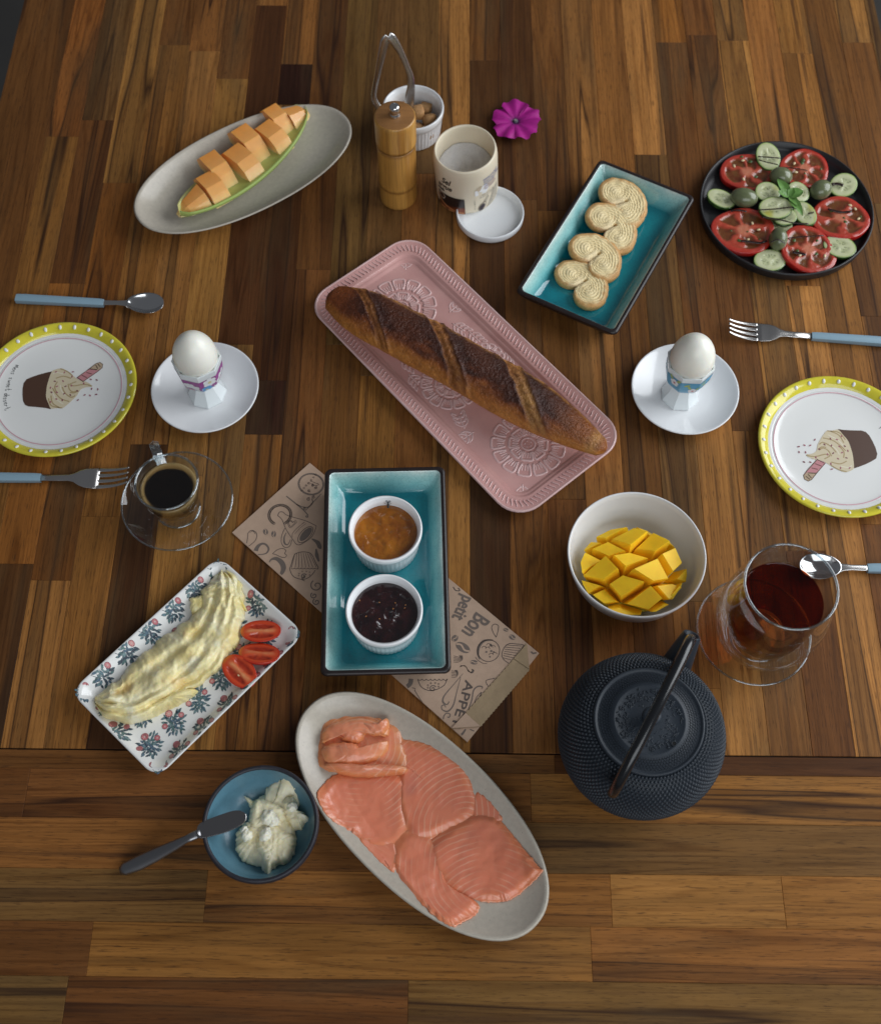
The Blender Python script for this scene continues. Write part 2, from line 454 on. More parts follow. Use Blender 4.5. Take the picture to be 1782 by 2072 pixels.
# ------------------------------------------------------------------ oval stoneware plates
def oval_plate(label, cx, cy, ang, a, b, h, egg=0.0):
    t = thing('oval_plate', label, 'plate', (cx, cy, 0), ang, 'oval stoneware plates')
    e = 2.15
    R = [oval(a*.52, b*.52, 0, 96, e, egg), oval(a*.62, b*.60, 0, 96, e, egg), oval(a*.86, b*.82, h*.45, 96, e, egg), oval(a*.985, b*.97, h*.93, 96, e, egg), oval(a, b, h, 96, e, egg),
         oval(a*.985, b*.972, h+.0008, 96, e, egg), oval(a*.965, b*.94, h*.93, 96, e, egg), oval(a*.87, b*.80, h*.52, 96, e, egg), oval(a*.76, b*.66, .0062, 96, e, egg), oval(a*.6, b*.48, .0045, 96, e, egg), oval(a*.3, b*.22, .0042, 96, e, egg), oval(a*.02, b*.02, .0042, 96, e, egg)]
    MB().add(*loft(R, True, True)).build('dish', M_STONE, t)
    return t
oval_plate('long oval grey beige plate under the cut melon', -.2016, .3866, radians(34.5), .1235, .0600, .022)
oval_plate('long oval beige plate under the smoked salmon', -.0172, -.2700, radians(-43.5), .1235, .0585, .017)

# ------------------------------------------------------------------ teal glazed trays
def teal_glaze():
    m, t, out = newmat('teal_crackle_glaze')
    tc = nd(t, 'ShaderNodeTexCoord').outputs['Object']
    vc = nd(t, 'ShaderNodeVertexColor', layer_name='Col').outputs['Color']
    n = nd(t, 'ShaderNodeTexNoise', {'Vector': tc, 'Scale': 45.0, 'Detail': 4.0}).outputs['Fac']
    c = mixc(t, 1.0, vc, ramp(t, n, ((.3, (.72, .86, .9)), (.7, (1.25, 1.1, 1.08)))), 'MULTIPLY')
    w = nd(t, 'ShaderNodeTexNoise', {'Vector': tc, 'Scale': 300.0, 'Detail': 2.0}).outputs['Color']
    tv = nd(t, 'ShaderNodeVectorMath', {0: tc, 1: nd(t, 'ShaderNodeVectorMath', {0: w, 1: (.004, .004, .004)}, operation='MULTIPLY').outputs[0]}, operation='ADD').outputs[0]
    vo = nd(t, 'ShaderNodeTexVoronoi', {'Vector': tv, 'Scale': 260.0}, feature='DISTANCE_TO_EDGE').outputs['Distance']
    c = mixc(t, ramp(t, vo, ((.0, (.30, .30, .30)), (.05, (0, 0, 0)))), c, (.01, .07, .085))
    p = nd(t, 'ShaderNodeBsdfPrincipled', {'Base Color': c, 'Roughness': .10, 'Coat Weight': .6, 'Coat Roughness': .04})
    t.links.new(p.outputs[0], out.inputs[0]); return m
M_TEAL = teal_glaze()
M_DARKCLAY = pbr('dark_brown_clay', (.018, .012, .012), .38, var=(200, .2), bump=(500, .1, .0004))
def teal_tray(label, cx, cy, ang, z0):
    hx, hy, h = .0535, .0965, .0235
    t = thing('rectangular_tray', label, 'tray', (cx, cy, z0), ang, 'teal glazed trays')
    k = 6
    def R(d, r, z, bow=.0): return rrect(hx-d, hy-d, max(r, .001), z, k, bow)
    body = [R(.016, .004, 0), R(.013, .004, .0006), R(.006, .005, .010), R(.0008, .0055, h-.004), R(-.0002, .0058, h-.002), R(.0006, .0055, h), R(.0025, .005, h+.0006), R(.0042, .0045, h-.0002)]
    MB().add(*loft(body, True, False)).build('clay_body', M_DARKCLAY, t)
    pale = (.50, .66, .62); mint = (.27, .60, .59); teal = (.010, .275, .325); deep = (.004, .175, .220)
    spec = [(.0040, .0045, h-.0003, mix(pale, (.7, .75, .7), .4)), (.0050, .004, h-.0012, pale), (.0072, .0035, h-.0060, mix(mint, pale, .5)), (.0105, .004, h-.0125, mint), (.0138, .005, .0068, mix(mint, teal, .6)), (.0165, .006, .0042, mix(teal, deep, .75)), (.0205, .007, .0035, deep), (.027, .006, .0033, mix(deep, teal, .5)), (.037, .004, .0033, teal), (.052, .0008, .0033, teal)]
    V, F = loft([R(d, r, z) for d, r, z, c in spec], False, True)
    n = len(R(0, .005, 0))
    C = []
    for i, (d, r, z, c) in enumerate(spec):
        for j in range(n):
            x, y, _ = V[i*n+j]
            q = nz(x, y, i*.1, 55)*.5+.5
            C.append(mix(c, spec[min(i+1, len(spec)-1)][3], .45*q))
    m = MB().add(V, F, C)
    m.build('glaze', M_TEAL, t)
    return t
teal_tray('teal glazed rectangular tray holding the palmier biscuits', .1655, .2864, radians(-28.6), 0)
teal_tray('teal glazed rectangular tray holding the two jam ramekins', -.0472, -.0645, radians(1.4), .0019)

# ------------------------------------------------------------------ ramekins
def ramekin(label, x, y, z0, r, h):
    t = thing('ramekin', label, 'ramekin', (x, y, z0), 0, 'white ribbed ramekins')
    n = 192
    V = []; F = []
    prof = [(r*.80, 0, 0), (r*.86, .0006, 0), (r*.885, .002, 1), (r*.93, h*.45, 1), (r*.955, h*.70, 1), (r*.962, h*.745, 0), (r*.985, h*.78, 0), (r*.998, h*.86, 0), (r, h*.95, 0), (r*.99, h*.985, 0), (r*.965, h, 0), (r*.935, h*.985, 0), (r*.915, h*.94, 0), (r*.88, h*.90, 0), (r*.862, h*.80, 0), (r*.835, h*.45, 0), (r*.80, h*.14, 0), (r*.70, h*.08, 0), (r*.3, h*.075, 0), (r*.02, h*.075, 0)]
    for rr, z, f in prof:
        for i in range(n):
            a = 2*pi*i/n
            q = rr*(1-.022*f*(.5+.5*cos(a*48))**2)
            V.append((q*cos(a), q*sin(a), z))
    for k in range(len(prof)-1):
        for i in range(n):
            j = (i+1) % n; F.append((k*n+i, k*n+j, (k+1)*n+j, (k+1)*n+i))
    F.append(tuple(range(n))[::-1]); F.append(tuple((len(prof)-1)*n+i for i in range(n)))
    MB().add(V, F).build('cup', M_WHITE, t)
    return t
RZ = .0019+.0034
ramekin('white ribbed ramekin of apricot jam on the teal tray', -.0473, -.0350, RZ, .0318, .034)
ramekin('white ribbed ramekin of dark berry jam on the teal tray', -.0466, -.1095, RZ, .0321, .034)
ramekin('white ribbed ramekin of brown sugar lumps behind the pepper mill', -.0286, .4565, 0, .0322, .036)
def jam_mat(name, c1, c2, sc, th, coat=1.0):
    m, t, out = newmat(name)
    tc = nd(t, 'ShaderNodeTexCoord').outputs['Object']
    n = nd(t, 'ShaderNodeTexNoise', {'Vector': tc, 'Scale': sc, 'Detail': 3.0, 'Distortion': .8}).outputs['Fac']
    c = ramp(t, n, ((.35, c1), (th, c2)))
    n2 = nd(t, 'ShaderNodeTexNoise', {'Vector': tc, 'Scale': 130.0, 'Detail': 3.0, 'Distortion': 1.0}).outputs['Fac']
    b = nd(t, 'ShaderNodeBump', {'Height': n2, 'Strength': .45, 'Distance': .003})
    p = nd(t, 'ShaderNodeBsdfPrincipled', {'Base Color': c, 'Roughness': .16, 'Coat Weight': coat, 'Coat Roughness': .03, 'Subsurface Weight': .25, 'Subsurface Radius': (.006, .002, .0005), 'Subsurface Scale': 1.0, 'Normal': b.outputs[0]})
    t.links.new(p.outputs[0], out.inputs[0]); return m
def jam(name, label, x, y, r, h, mat, amp):
    ol = [(r*cos(2*pi*i/64), r*sin(2*pi*i/64)) for i in range(64)]
    V, F = dome(ol, 26, lambda a, b, q: amp*fbm(a+x, b+y, 0, 75, 3)*(1-q**4)+amp*.5*nz(a, b, 3, 200)*(1-q**6)-.0006*(q**8), zedge=-.016)
    o = MB().add(V, F).build(name, mat, None, loc=(x, y, RZ+h)); tag(o, label, 'jam'); return o
apr = jam('apricot_jam', 'glossy orange apricot jam in the upper ramekin', -.0473, -.0350, .0279, .0245, jam_mat('apricot_jam_gel', (.24, .066, .004), (.46, .16, .010), 45, .72), .0024)
ber = jam('berry_jam', 'glossy dark purple berry jam with seeds in the lower ramekin', -.0466, -.1095, .0281, .0255, jam_mat('berry_jam_gel', (.010, .0025, .003), (.040, .008, .008), 90, .75), .0026)
M_SEED = pbr('jam_seed', (.35, .14, .035), .4)
for i in range(8):
    a = random.uniform(0, 2*pi); q = .026*sqrt(random.random())
    MB().add(*ellipsoid((0, 0, 0), .0008, .0005, .0004, 8, 6)).build('seed', M_SEED, ber, loc=(q*cos(a), q*sin(a), .0012)).rotation_euler = (0, 0, a*3)
# fly on the rim of the apricot jam
fp = P(785, 1021, RZ+.031)
fly = thing('fly', 'tiny dark fly on the inner rim of the apricot ramekin', 'insect', (fp.x, fp.y, RZ+.0288), radians(-90))
M_FLY = pbr('fly_body', (.02, .02, .018), .4)
MB().add(*ellipsoid((-.0012, 0, .001), .0024, .0011, .001)).add(*ellipsoid((.0018, 0, .0011), .001, .0011, .0009)).build('body', M_FLY, fly)
for s in (1, -1):
    MB().add(*dome([(-.0005, s*.0004), (-.004, s*.0006), (-.0048, s*.0016), (-.0035, s*.0024), (-.001, s*.0014)], 3, lambda a, b, q: .0022)).build('wing', pbr('fly_wing', (.25, .25, .26), .2), fly)
    for k in (-1, 0, 1):
        MB().add(*tube([(k*.0009+.0005, s*.0007, .0009), (k*.0017+.0005, s*.0022, .0013), (k*.0024+.0005, s*.0031, 0)], .00016, 5)).build('leg', M_FLY, fly)
# sugar lumps
M_SUG = pbr('brown_sugar', srgb(176, 132, 84), .7, var=(300, .25), bump=(900, .6, .001), sss=.1)
lumps = [(-.020, .012, .016, .2), (-.008, .016, .016, .9), (.013, .014, .017, .4), (.005, .000, .026, .6), (.018, -.006, .021, 1.2), (.004, -.016, .017, .1), (-.012, -.004, .018, .7), (-.018, -.013, .016, .3), (.016, -.017, .015, .8)]
slab_lab = ['far left side', 'far side beside the tongs', 'far right side', 'centre, the topmost lump', 'right side', 'near side', 'centre left under the tongs', 'near left behind the mill', 'near right side']
for (x, y, z, a), lb in zip(lumps, slab_lab):
    V, F = ellipsoid((0, 0, 0), 1, 1, 1, 14, 10)
    hx, hy, hz = .0075, .0062, .0060
    W = []
    for p in V:
        q = max(abs(c) for c in p)**.75
        s = 1+.10*nz(p[0]+x*99, p[1]+y*99, p[2], 2.2)
        W.append((p[0]/q*hx*s, p[1]/q*hy*s, p[2]/q*hz*s))
    o = MB().add(W, F).build('sugar_lump', M_SUG, None, loc=(-.0286+x*.95, .4565+y*.95, z+.002))
    o.rotation_euler = (a*.7-.3, .4-a*.5, a*3)
    tag(o, 'rough brown sugar lump in the ramekin, at its '+lb, 'sugar lump', 'brown sugar lumps')
# sugar tongs
tg = thing('sugar_tongs', 'bent steel sugar tongs standing in the sugar ramekin', 'tongs', (-.05, .455, 0))
def ribb(path, w, th, upv):
    return tube(path, w, 10, True, th, upv)
def rel(p): return (p[0]+.05, p[1]-.455, p[2])
L = [rel(p) for p in ((-.051, .4585, .1245), (-.0545, .457, .120), (-.0585, .455, .105), (-.0640, .453, .080), (-.0685, .4515, .057), (-.066, .449, .046), (-.0575, .4470, .034))]
Rr = [rel(p) for p in ((-.051, .4585, .1245), (-.0470, .459, .121), (-.0395, .460, .104), (-.0335, .460, .085), (-.0300, .459, .070), (-.0315, .457, .052), (-.0335, .454, .032))]
for pts, ws in ((L, (.0044, .0050, .0044, .0033, .0028, .0032, .0042)), (Rr, (.0044, .0046, .0034, .0029, .0036, .0056, .0052))):
    pp = catmull(pts, 6, False); w = []
    for i in range(len(pp)):
        f = i/(len(pp)-1)*(len(ws)-1); a = int(min(f, len(ws)-2)); w.append(ws[a]+(ws[a+1]-ws[a])*(f-a))
    MB().add(*tube(pp, w, 12, True, .22, (.45, -.85, .25))).build('arm', M_STEEL, tg)

# ------------------------------------------------------------------ pepper mill
def bamboo():
    m, t, out = newmat('bamboo')
    tc = nd(t, 'ShaderNodeTexCoord').outputs['Object']
    vc = nd(t, 'ShaderNodeVertexColor', layer_name='Col').outputs['Color']
    mp = nd(t, 'ShaderNodeMapping', {'Vector': tc, 'Scale': (1, 1, .03)}).outputs[0]
    n = nd(t, 'ShaderNodeTexNoise', {'Vector': mp, 'Scale': 900.0, 'Detail': 3.0}).outputs['Fac']
    c = mixc(t, 1.0, vc, ramp(t, n, ((.3, (.75, .73, .7)), (.7, (1.2, 1.18, 1.1)))), 'MULTIPLY')
    p = nd(t, 'ShaderNodeBsdfPrincipled', {'Base Color': c, 'Roughness': .38, 'Coat Weight': .15})
    t.links.new(p.outputs[0], out.inputs[0]); return m
M_BAM = bamboo()
mill = thing('pepper_mill', 'cylindrical bamboo pepper mill with steel knob', 'pepper mill', (-.0435, .3668, 0))
def strips(prof, n=90, seed=1, dark=()):
    V, F = lathe(prof, n); C = []
    rr = random.Random(seed); tones_ = [mix((.40, .19, .040), (.56, .30, .075), rr.random()) for _ in range(15)]
    for x, y, z in V:
        k = int(((atan2(y, x)+pi)/(2*pi))*15) % 15; c = tones_[k]
        for zd, wd in dark: c = mix(c, (.16, .065, .015), .75*exp(-((z-zd)/wd)**2))
        C.append(c)
    return V, F, C
r0 = .0192
zs = [0.001+i*(.0745)/24 for i in range(25)]
prof = [(0, 0), (r0*.94, 0), (r0*.985, .001)]+[(r0*(1+.03*exp(-((z-.027)/.0022)**2)-.012*exp(-((z-.0235)/.0015)**2)), z) for z in zs[1:]]+[(r0*.985, .0765), (r0*.96, .077), (0, .077)]
mm = MB(); v, f, c = strips(prof, 90, 3, ((.0255, .0012), (.0762, .001))); mm.add(v, f, c); mm.build('body', M_BAM, mill)
prof = [(0, .0775), (r0*.97, .0775), (r0*1.03, .0785), (r0*1.045, .082)]+[(r0*1.045, .082+i*.003) for i in range(1, 9)]+[(r0*1.04, .1105), (r0*1.0, .1122)]
mm = MB(); v, f, c = strips(prof+[(r0*.97, .1125)], 90, 9, ((.0785, .0012),)); mm.add(v, f, c); cap = mm.build('cap', M_BAM, mill)
MB().add(*lathe([(r0*.975, .1124), (r0*.9, .1128), (0, .1128)], 64)).build('top_disc', pbr('bamboo_end_grain', srgb(150, 104, 58), .5, var=(120, .2), stretch=(.15, 1, 1)), cap)
MB().add(*lathe([(.0052, .1126), (.0056, .114), (.0046, .1155), (.0040, .117), (.0048, .118), (.0052, .1205), (.0050, .1235), (.0036, .1252), (0, .1256)], 32)).build('knob', M_STEELP, mill)

# ------------------------------------------------------------------ salt tub and lid
lidp = P(991, 432, .008)
ld = thing('tub_lid', 'white round plastic lid lying under the edge of the salt tub', 'lid', (.0507, .3385, 0))
MB().add(*lathe([(0, .0), (.0315, .0), (.0335, .001), (.0345, .003), (.0347, .0085), (.0342, .0098), (.0334, .0098), (.0330, .0085), (.0325, .0032), (.0310, .0022), (.0295, .0030), (.027, .0020), (0, .0020)], 80)).build('shell', pbr('white_plastic', (.78, .80, .82), .35), ld)
M_TUB = pbr('cream_plastic', srgb(226, 214, 190), .38, sss=.05)
tub = thing('salt_tub', 'open cream plastic tub of salt with printed label', 'tub', (.0280, .3722, .0042))
tub.rotation_euler = (radians(2.5), radians(-3.5), 0)
TR, TH = .0322, .0625
MB().add(*lathe([(0, 0), (TR*.93, 0), (TR*.97, .0012), (TR*.985, .004), (TR, TH*.82), (TR*.992, TH*.9), (TR*.965, TH*.97), (TR*.94, TH), (TR*.90, TH*.995), (TR*.885, TH*.96), (TR*.90, TH*.85), (TR*.90, TH*.4), (TR*.88, .006), (0, .005)], 96)).build('shell', M_TUB, tub)
ol = [(TR*.893*cos(2*pi*i/56), TR*.893*sin(2*pi*i/56)) for i in range(56)]
V, F = dome(ol, 22, lambda x, y, q: TH*.50+.26*y-.08*x+.0018*fbm(x, y, 0, 120)+.0006*nz(x, y, 1, 600), zedge=.008)
salt = MB().add(V, F).build('salt', pbr('salt_grains', (.74, .73, .74), .7, bump=(1600, .7, .0012), var=(1200, .15)), None, loc=tub.location)
salt.rotation_euler = tub.rotation_euler
tag(salt, 'white salt heaped inside the cream tub', 'salt')
# label print wrapped round the tub: u = arc from front (m, + to the right), v = height
def wrap(r, z0=0):
    def fn(u, v, l):
        a = -pi/2+u/r
        return ((r+.00025+l)*cos(a), (r+.00025+l)*sin(a), v+z0)
    return fn
def grid_quad(ink, u0, u1, v0, v1, colf, n=14, m=6):
    V = []; F = []; C = []
    for j in range(m+1):
        for i in range(n+1):
            u, v = u0+(u1-u0)*i/n, v0+(v1-v0)*j/m; V.append((u, v, ink.lift)); C.append(colf(i/n, j/m))
    for j in range(m):
        for i in range(n): F.append((j*(n+1)+i, j*(n+1)+i+1, (j+1)*(n+1)+i+1, (j+1)*(n+1)+i))
    ink.m.add(V, F, C)
ik = Ink()
grid_quad(ik, -.034, -.0025, .0035, .0240, lambda a, b: mix((.20, .045, .012), (.018, .010, .010), sstep(.05, .35, b-.25*a+.12)), 18, 10)
grid_quad(ik, -.034, -.0025, .0010, .0040, lambda a, b: (.40, .16, .06) if int(a*9) % 3 else (.16, .06, .03), 18, 1)
ik.lift = .0001
ik.line([(-.036, .0165), (-.028, .009), (-.02, .0060), (-.011, .0040)], [.0022, .0018, .0014, .0008], (.55, .22, .09), smooth=5)
ik.line(blob2((-.0285, .0195), .0040, .0042, 0, 20), .0006, (.65, .6, .5), closed=True)
ik.line(blob2((-.0285, .0195), .0030, .0032, 0, 20), .0003, (.5, .2, .08), closed=True)
BK = (.015, .012, .012)
for s, x, y, sz in (('Sel', -.0275, .0405, .0112), ('argue', -.0335, .0325, .0098)):
    V, F = text2d(s, sz, .35, .0002, .82); ik.raw([(a+x, b+y) for a, b in V], F, BK)
grid_quad(ik, -.034, -.0245, .0275, .0300, lambda a, b: BK, 6, 1)
ik.lift = 0
# torn paper label and blue lettering on the right
ik.fill([(.0085, .0268), (.0205, .0262), (.0235, .0300), (.0240, .0360), (.0205, .0400), (.0168, .0385), (.0150, .0345), (.0128, .0322), (.0105, .0350), (.0085, .0345)], (.80, .80, .80))
ik.fill([(.0085, .0345), (.0105, .0350), (.0128, .0322), (.0150, .0345), (.0168, .0385), (.0150, .0400), (.0110, .0378)], (.56, .46, .33))
ik.lift = .0001
for i, s in enumerate(('RELEVEZ VOS PLATS', 'SANS ET SEL DE MER', 'SAUPOUDREZ LA FLEUR', 'LAISSEZ LE SEL', 'INS CAMARGUE')):
    V, F = text2d(s, .0030, 0, .00005, .8); ik.raw([(a+.0180+i*.0003, b+.0455-i*.0034) for a, b in V], F, (.035, .075, .30) if i < 3 else (.22, .10, .16))
for i, s in enumerate(('1,7 J par de table. Ingr', 'A conserver a l\'abri de')):
    V, F = text2d(s, .0026, .1, 0, .8); ik.raw([(a+.0135, b+.0245-i*.0028) for a, b in V], F, (.05, .05, .05))
V, F = text2d('4 056489 612531', .0019, 0, 0, .9, 1.25); ik.raw([(.0068+b*1.1+.0002, .0215-a) for a, b in V], F, (.12, .11, .10))
def rot2(pts, c, a): return [(c[0]+x*cos(a)-y*sin(a), c[1]+x*sin(a)+y*cos(a)) for x, y in pts]
sc = (.0165, .0090); sa = radians(-32)
ik.line(rot2([(x, y) for x, y in blob2((0, -.0012), .0034, .0062, 0, 24)], sc, sa), .0005, BK, closed=True)
ik.fill(rot2(blob2((0, -.0018), .0026, .0048, 0, 20), sc, sa), (.03, .02, .03))
ik.line(rot2([(-.0014, .0048), (-.0010, .0115), (0, .0125), (.0010, .0115), (.0014, .0048)], sc, sa), .0006, BK, smooth=4)
for i in range(11):
    y0 = .0035+i*.0017
    ik.line([(.0165+i*.0010+.004, y0), (.031, y0+.0022), (.040, y0+.004)], .00055, (.12, .12, .12), smooth=3)
ik.build('label_print', M_PRINT, tub, wrap(TR))

# ------------------------------------------------------------------ petunia
M_PET = pbr('magenta_petal', vcol=True, rough=.6, bump=(500, .25, .001), sss=.12, sssr=(.004, .001, .004))
fl_ = thing('petunia_flower', 'magenta petunia flower lying on the table', 'flower', (.0805, .4665, 0), radians(18))
for k in range(5):
    a0 = 2*pi*k/5
    V = []; F = []; C = []
    na, nr = 13, 10
    for i in range(nr+1):
        q = i/nr
        for j in range(na):
            s = (j/(na-1)-.5)*2
            R_ = (.0262+.002*sin(k*2.3))*(1-.20*(abs(s)**2.6)-.05*exp(-(s/.12)**2))*(1+.03*sin(s*11+k))
            ang = a0+s*(.74-.06*q)
            r = .0015+R_*q
            z = .004+.007*q**.7-.0035*q**3+.0022*sin(s*7+k*1.7)*q**2+.0015*sin(k*3.1)*q
            V.append((r*cos(ang), r*sin(ang), z))
            C.append(mix(mix((.46, .006, .27), (.30, .003, .18), .5+.5*nz(s*2, q*3, k, 1.5)), (.05, .004, .07), exp(-(q/.16)**2)+.35*exp(-(s/.05)**2)*(1-q)))
    for i in range(nr):
        for j in range(na-1): F.append((i*na+j, i*na+j+1, (i+1)*na+j+1, (i+1)*na+j))
    MB().add(V, F, C).build('petal', M_PET, fl_)
MB().add(*lathe([(0, .0005), (.0016, .001), (.0019, .004), (.0028, .0058), (.0012, .0062), (0, .006)], 16)).build('throat', pbr('flower_throat', (.06, .05, .08), .6), fl_)
for k in range(5):
    a = 2*pi*k/5+.3
    MB().add(*ellipsoid((.0011*cos(a), .0011*sin(a), .0072), .0006, .0006, .0006, 8, 6)).build('stamen', pbr('stamen', (.30, .32, .28), .6), fl_)
# ------------------------------------------------------------------ egg cups, saucers, eggs
def saucer(label, x, y, r=.0502):
    t = thing('saucer', label, 'saucer', (x, y, 0), 0, 'white egg saucers')
    MB().add(*lathe([(0, .0015), (r*.50, .0015), (r*.54, 0), (r*.60, .0008), (r*.80, .0058), (r*.96, .0105), (r, .0118), (r*1.002, .0126), (r*.99, .0131), (r*.97, .0127), (r*.93, .0112), (r*.80, .0075), (r*.62, .0042), (r*.50, .0034), (0, .0034)], 96)).build('dish', M_WHITE, t)
    return t
saucer('white round saucer under the purple flowered egg cup', -.2208, .1254)
saucer('white round saucer under the blue flowered egg cup', .2292, .1236)
M_CUP = pbr('egg_cup_porcelain', (.76, .81, .82), .10, coat=.5)
def octring(r, z, a0, k=5):
    pts = []
    for i in range(8):
        a, b = a0+2*pi*i/8, a0+2*pi*(i+1)/8
        for j in range(k):
            t = j/k; x = r*(cos(a)*(1-t)+cos(b)*t); y = r*(sin(a)*(1-t)+sin(b)*t)
            q = hypot(x, y); s = 1+(r*.975-q)*.12/q
            pts.append((x*s, y*s, z))
    return pts
CUPP = [(.0182, 0), (.0184, .0012), (.0174, .0040), (.0145, .0100), (.0120, .0160), (.0112, .0200), (.0125, .0228), (.0160, .0268), (.0190, .0325), (.0206, .0390), (.0214, .0450), (.0219, .0510), (.0224, .0555), (.0226, .0575), (.0221, .0584), (.0207, .0578), (.0200, .0555), (.0188, .0460)]
def cup_r(z):
    for (r0_, z0), (r1, z1) in zip(CUPP, CUPP[1:]):
        if z0 <= z <= z1: return r0_+(r1-r0_)*(z-z0)/(z1-z0)
    return .0226
def egg_cup(label, x, y, a0, paint):
    t = thing('egg_cup', label, 'egg cup', (x, y, .0037), 0, 'faceted egg cups')
    MB().add(*loft([octring(r, z, a0) for r, z in CUPP], True, False)).build('cup', M_CUP, t, auto=radians(28))
    paint(t, a0); return t
def cup_surface(a0, lift):
    def fn(u, z, l):   # u = angle in radians round the cup
        r = cup_r(z)+.00025+lift+l
        a = u; s = ((a-a0) % (pi/4))-pi/8
        q = r*cos(pi/8)/cos(s); q = q+(r*.975-q)*.12
        return (q*cos(a), q*sin(a), z)
    return fn
def cup_band(t, a0, z0, z1, col, colf=None):
    ik = Ink(); n = 96; m = 6
    V = []; F = []; C = []
    for j in range(m+1):
        for i in range(n+1): V.append((2*pi*i/n, z0+(z1-z0)*j/m, 0)); C.append(col if not colf else colf(2*pi*i/n, j/m))
    for j in range(m):
        for i in range(n): F.append((j*(n+1)+i, j*(n+1)+i+1, (j+1)*(n+1)+i+1, (j+1)*(n+1)+i))
    ik.m.add(V, F, C); ik.build('painted_band', M_PRINT, t, cup_surface(a0, 0))
def daisy(ik, u, z, r, np_, pc, cc, lift0, wide=.30, rot=0, ring=None):
    k = 1/.0225
    for i in range(np_):
        a = rot+2*pi*i/np_; ik.lift = lift0+.00004*(i % 2)
        c = (r*.62*cos(a), r*.62*sin(a))
        pts = blob2(c, r*.40, r*wide*.62, a, 12)
        ik.fill([(u+x*k, z+y) for x, y in pts], pc)
    ik.lift = lift0+.0001
    if ring: ik.fill([(u+x*k, z+y) for x, y in blob2((0, 0), r*.40, r*.34, 0, 18)], ring); ik.lift += .00005
    ik.fill([(u+x*k, z+y) for x, y in blob2((0, 0), r*.27, r*.23, 0, 16)], cc)
def paint_l(t, a0):
    mag = (.26, .012, .20)
    cup_band(t, a0, .0255, .0500, mag, lambda a, q: mix(mag, (.36, .05, .32), .5+.5*nz(cos(a)*3, sin(a)*3, q*2, 2)))
    for f, w in ((lambda a: -1.95+0*a, 1),):
        ik = Ink(); white = (.80, .82, .84)
        for u in (-1.93, -.2, 2.4, 4.0-2*pi+.2):
            daisy(ik, u, .0325, .0130, 11, white, (.55, .18, .32), .0001, .36, .2, (.16, .35, .48))
        for u in (-.98, .9, 3.05): daisy(ik, u, .0440, .0072, 6, white, (.72, .66, .30), .0001, .62, .5)
        for u in (-1.18, .55): daisy(ik, u, .0320, .0075, 6, (.06, .32, .66), (.70, .55, .16), .0001, .7, 0)
        ik.build('painted_flowers', M_PRINT, t, cup_surface(a0, .0001))
def paint_r(t, a0):
    cup_band(t, a0, .0250, .0515, (.06, .33, .55))
    ik = Ink()
    rr = random.Random(5)
    for u, z, r in ((-2.35, .0440, .0050), (-1.42, .0370, .0050), (-.62, .0340, .0046), (.3, .038, .004), (1.5, .034, .004), (2.8, .036, .004)):
        daisy(ik, u, z, r, 5, (.82, .82, .84), (.60, .10, .12), .0001, .75, .4)
        ik.lift = .00012; k = 1/.0225
        for da in (.9, 2.2):
            ik.fill([(u+x*k, z+y) for x, y in blob2((r*1.5*cos(da), r*1.5*sin(da)), r*.62, r*.3, da, 12)], (.38, .48, .10))
    for u, z in ((-1.75, .047), (-1.0, .0475)):
        ik.fill([(u+x/.0225, z+y) for x, y in blob2((0, 0), .0032, .0014, .4, 12)], (.40, .50, .10))
    ik.build('painted_flowers', M_PRINT, t, cup_surface(a0, .0001))
egg_cup('faceted egg cup with purple band and white daisies', -.2198, .1240, radians(8), paint_l)
egg_cup('faceted egg cup with sky blue band and little blossoms', .2255, .1215, radians(20), paint_r)
M_EGG = pbr('boiled_egg', srgb(248, 246, 234), .32, sss=.35, sssr=(.010, .008, .006), var=(60, .03))
def egg(label, x, y, r=.0198, h=.0520):
    prof = []
    for i in range(33):
        t = pi*i/32; z = -cos(t); k = 1-.10*z
        prof.append((r*sin(t)*k, h/2*z))
    o = MB().add(*lathe(prof, 48)).build('boiled_egg', M_EGG, None, loc=(x, y, .0037+.0385+h/2))
    tag(o, label, 'egg', 'peeled boiled eggs')
egg('peeled white boiled egg in the purple flowered egg cup', -.2198, .1240)
egg('peeled white boiled egg in the blue flowered egg cup', .2255, .1215)

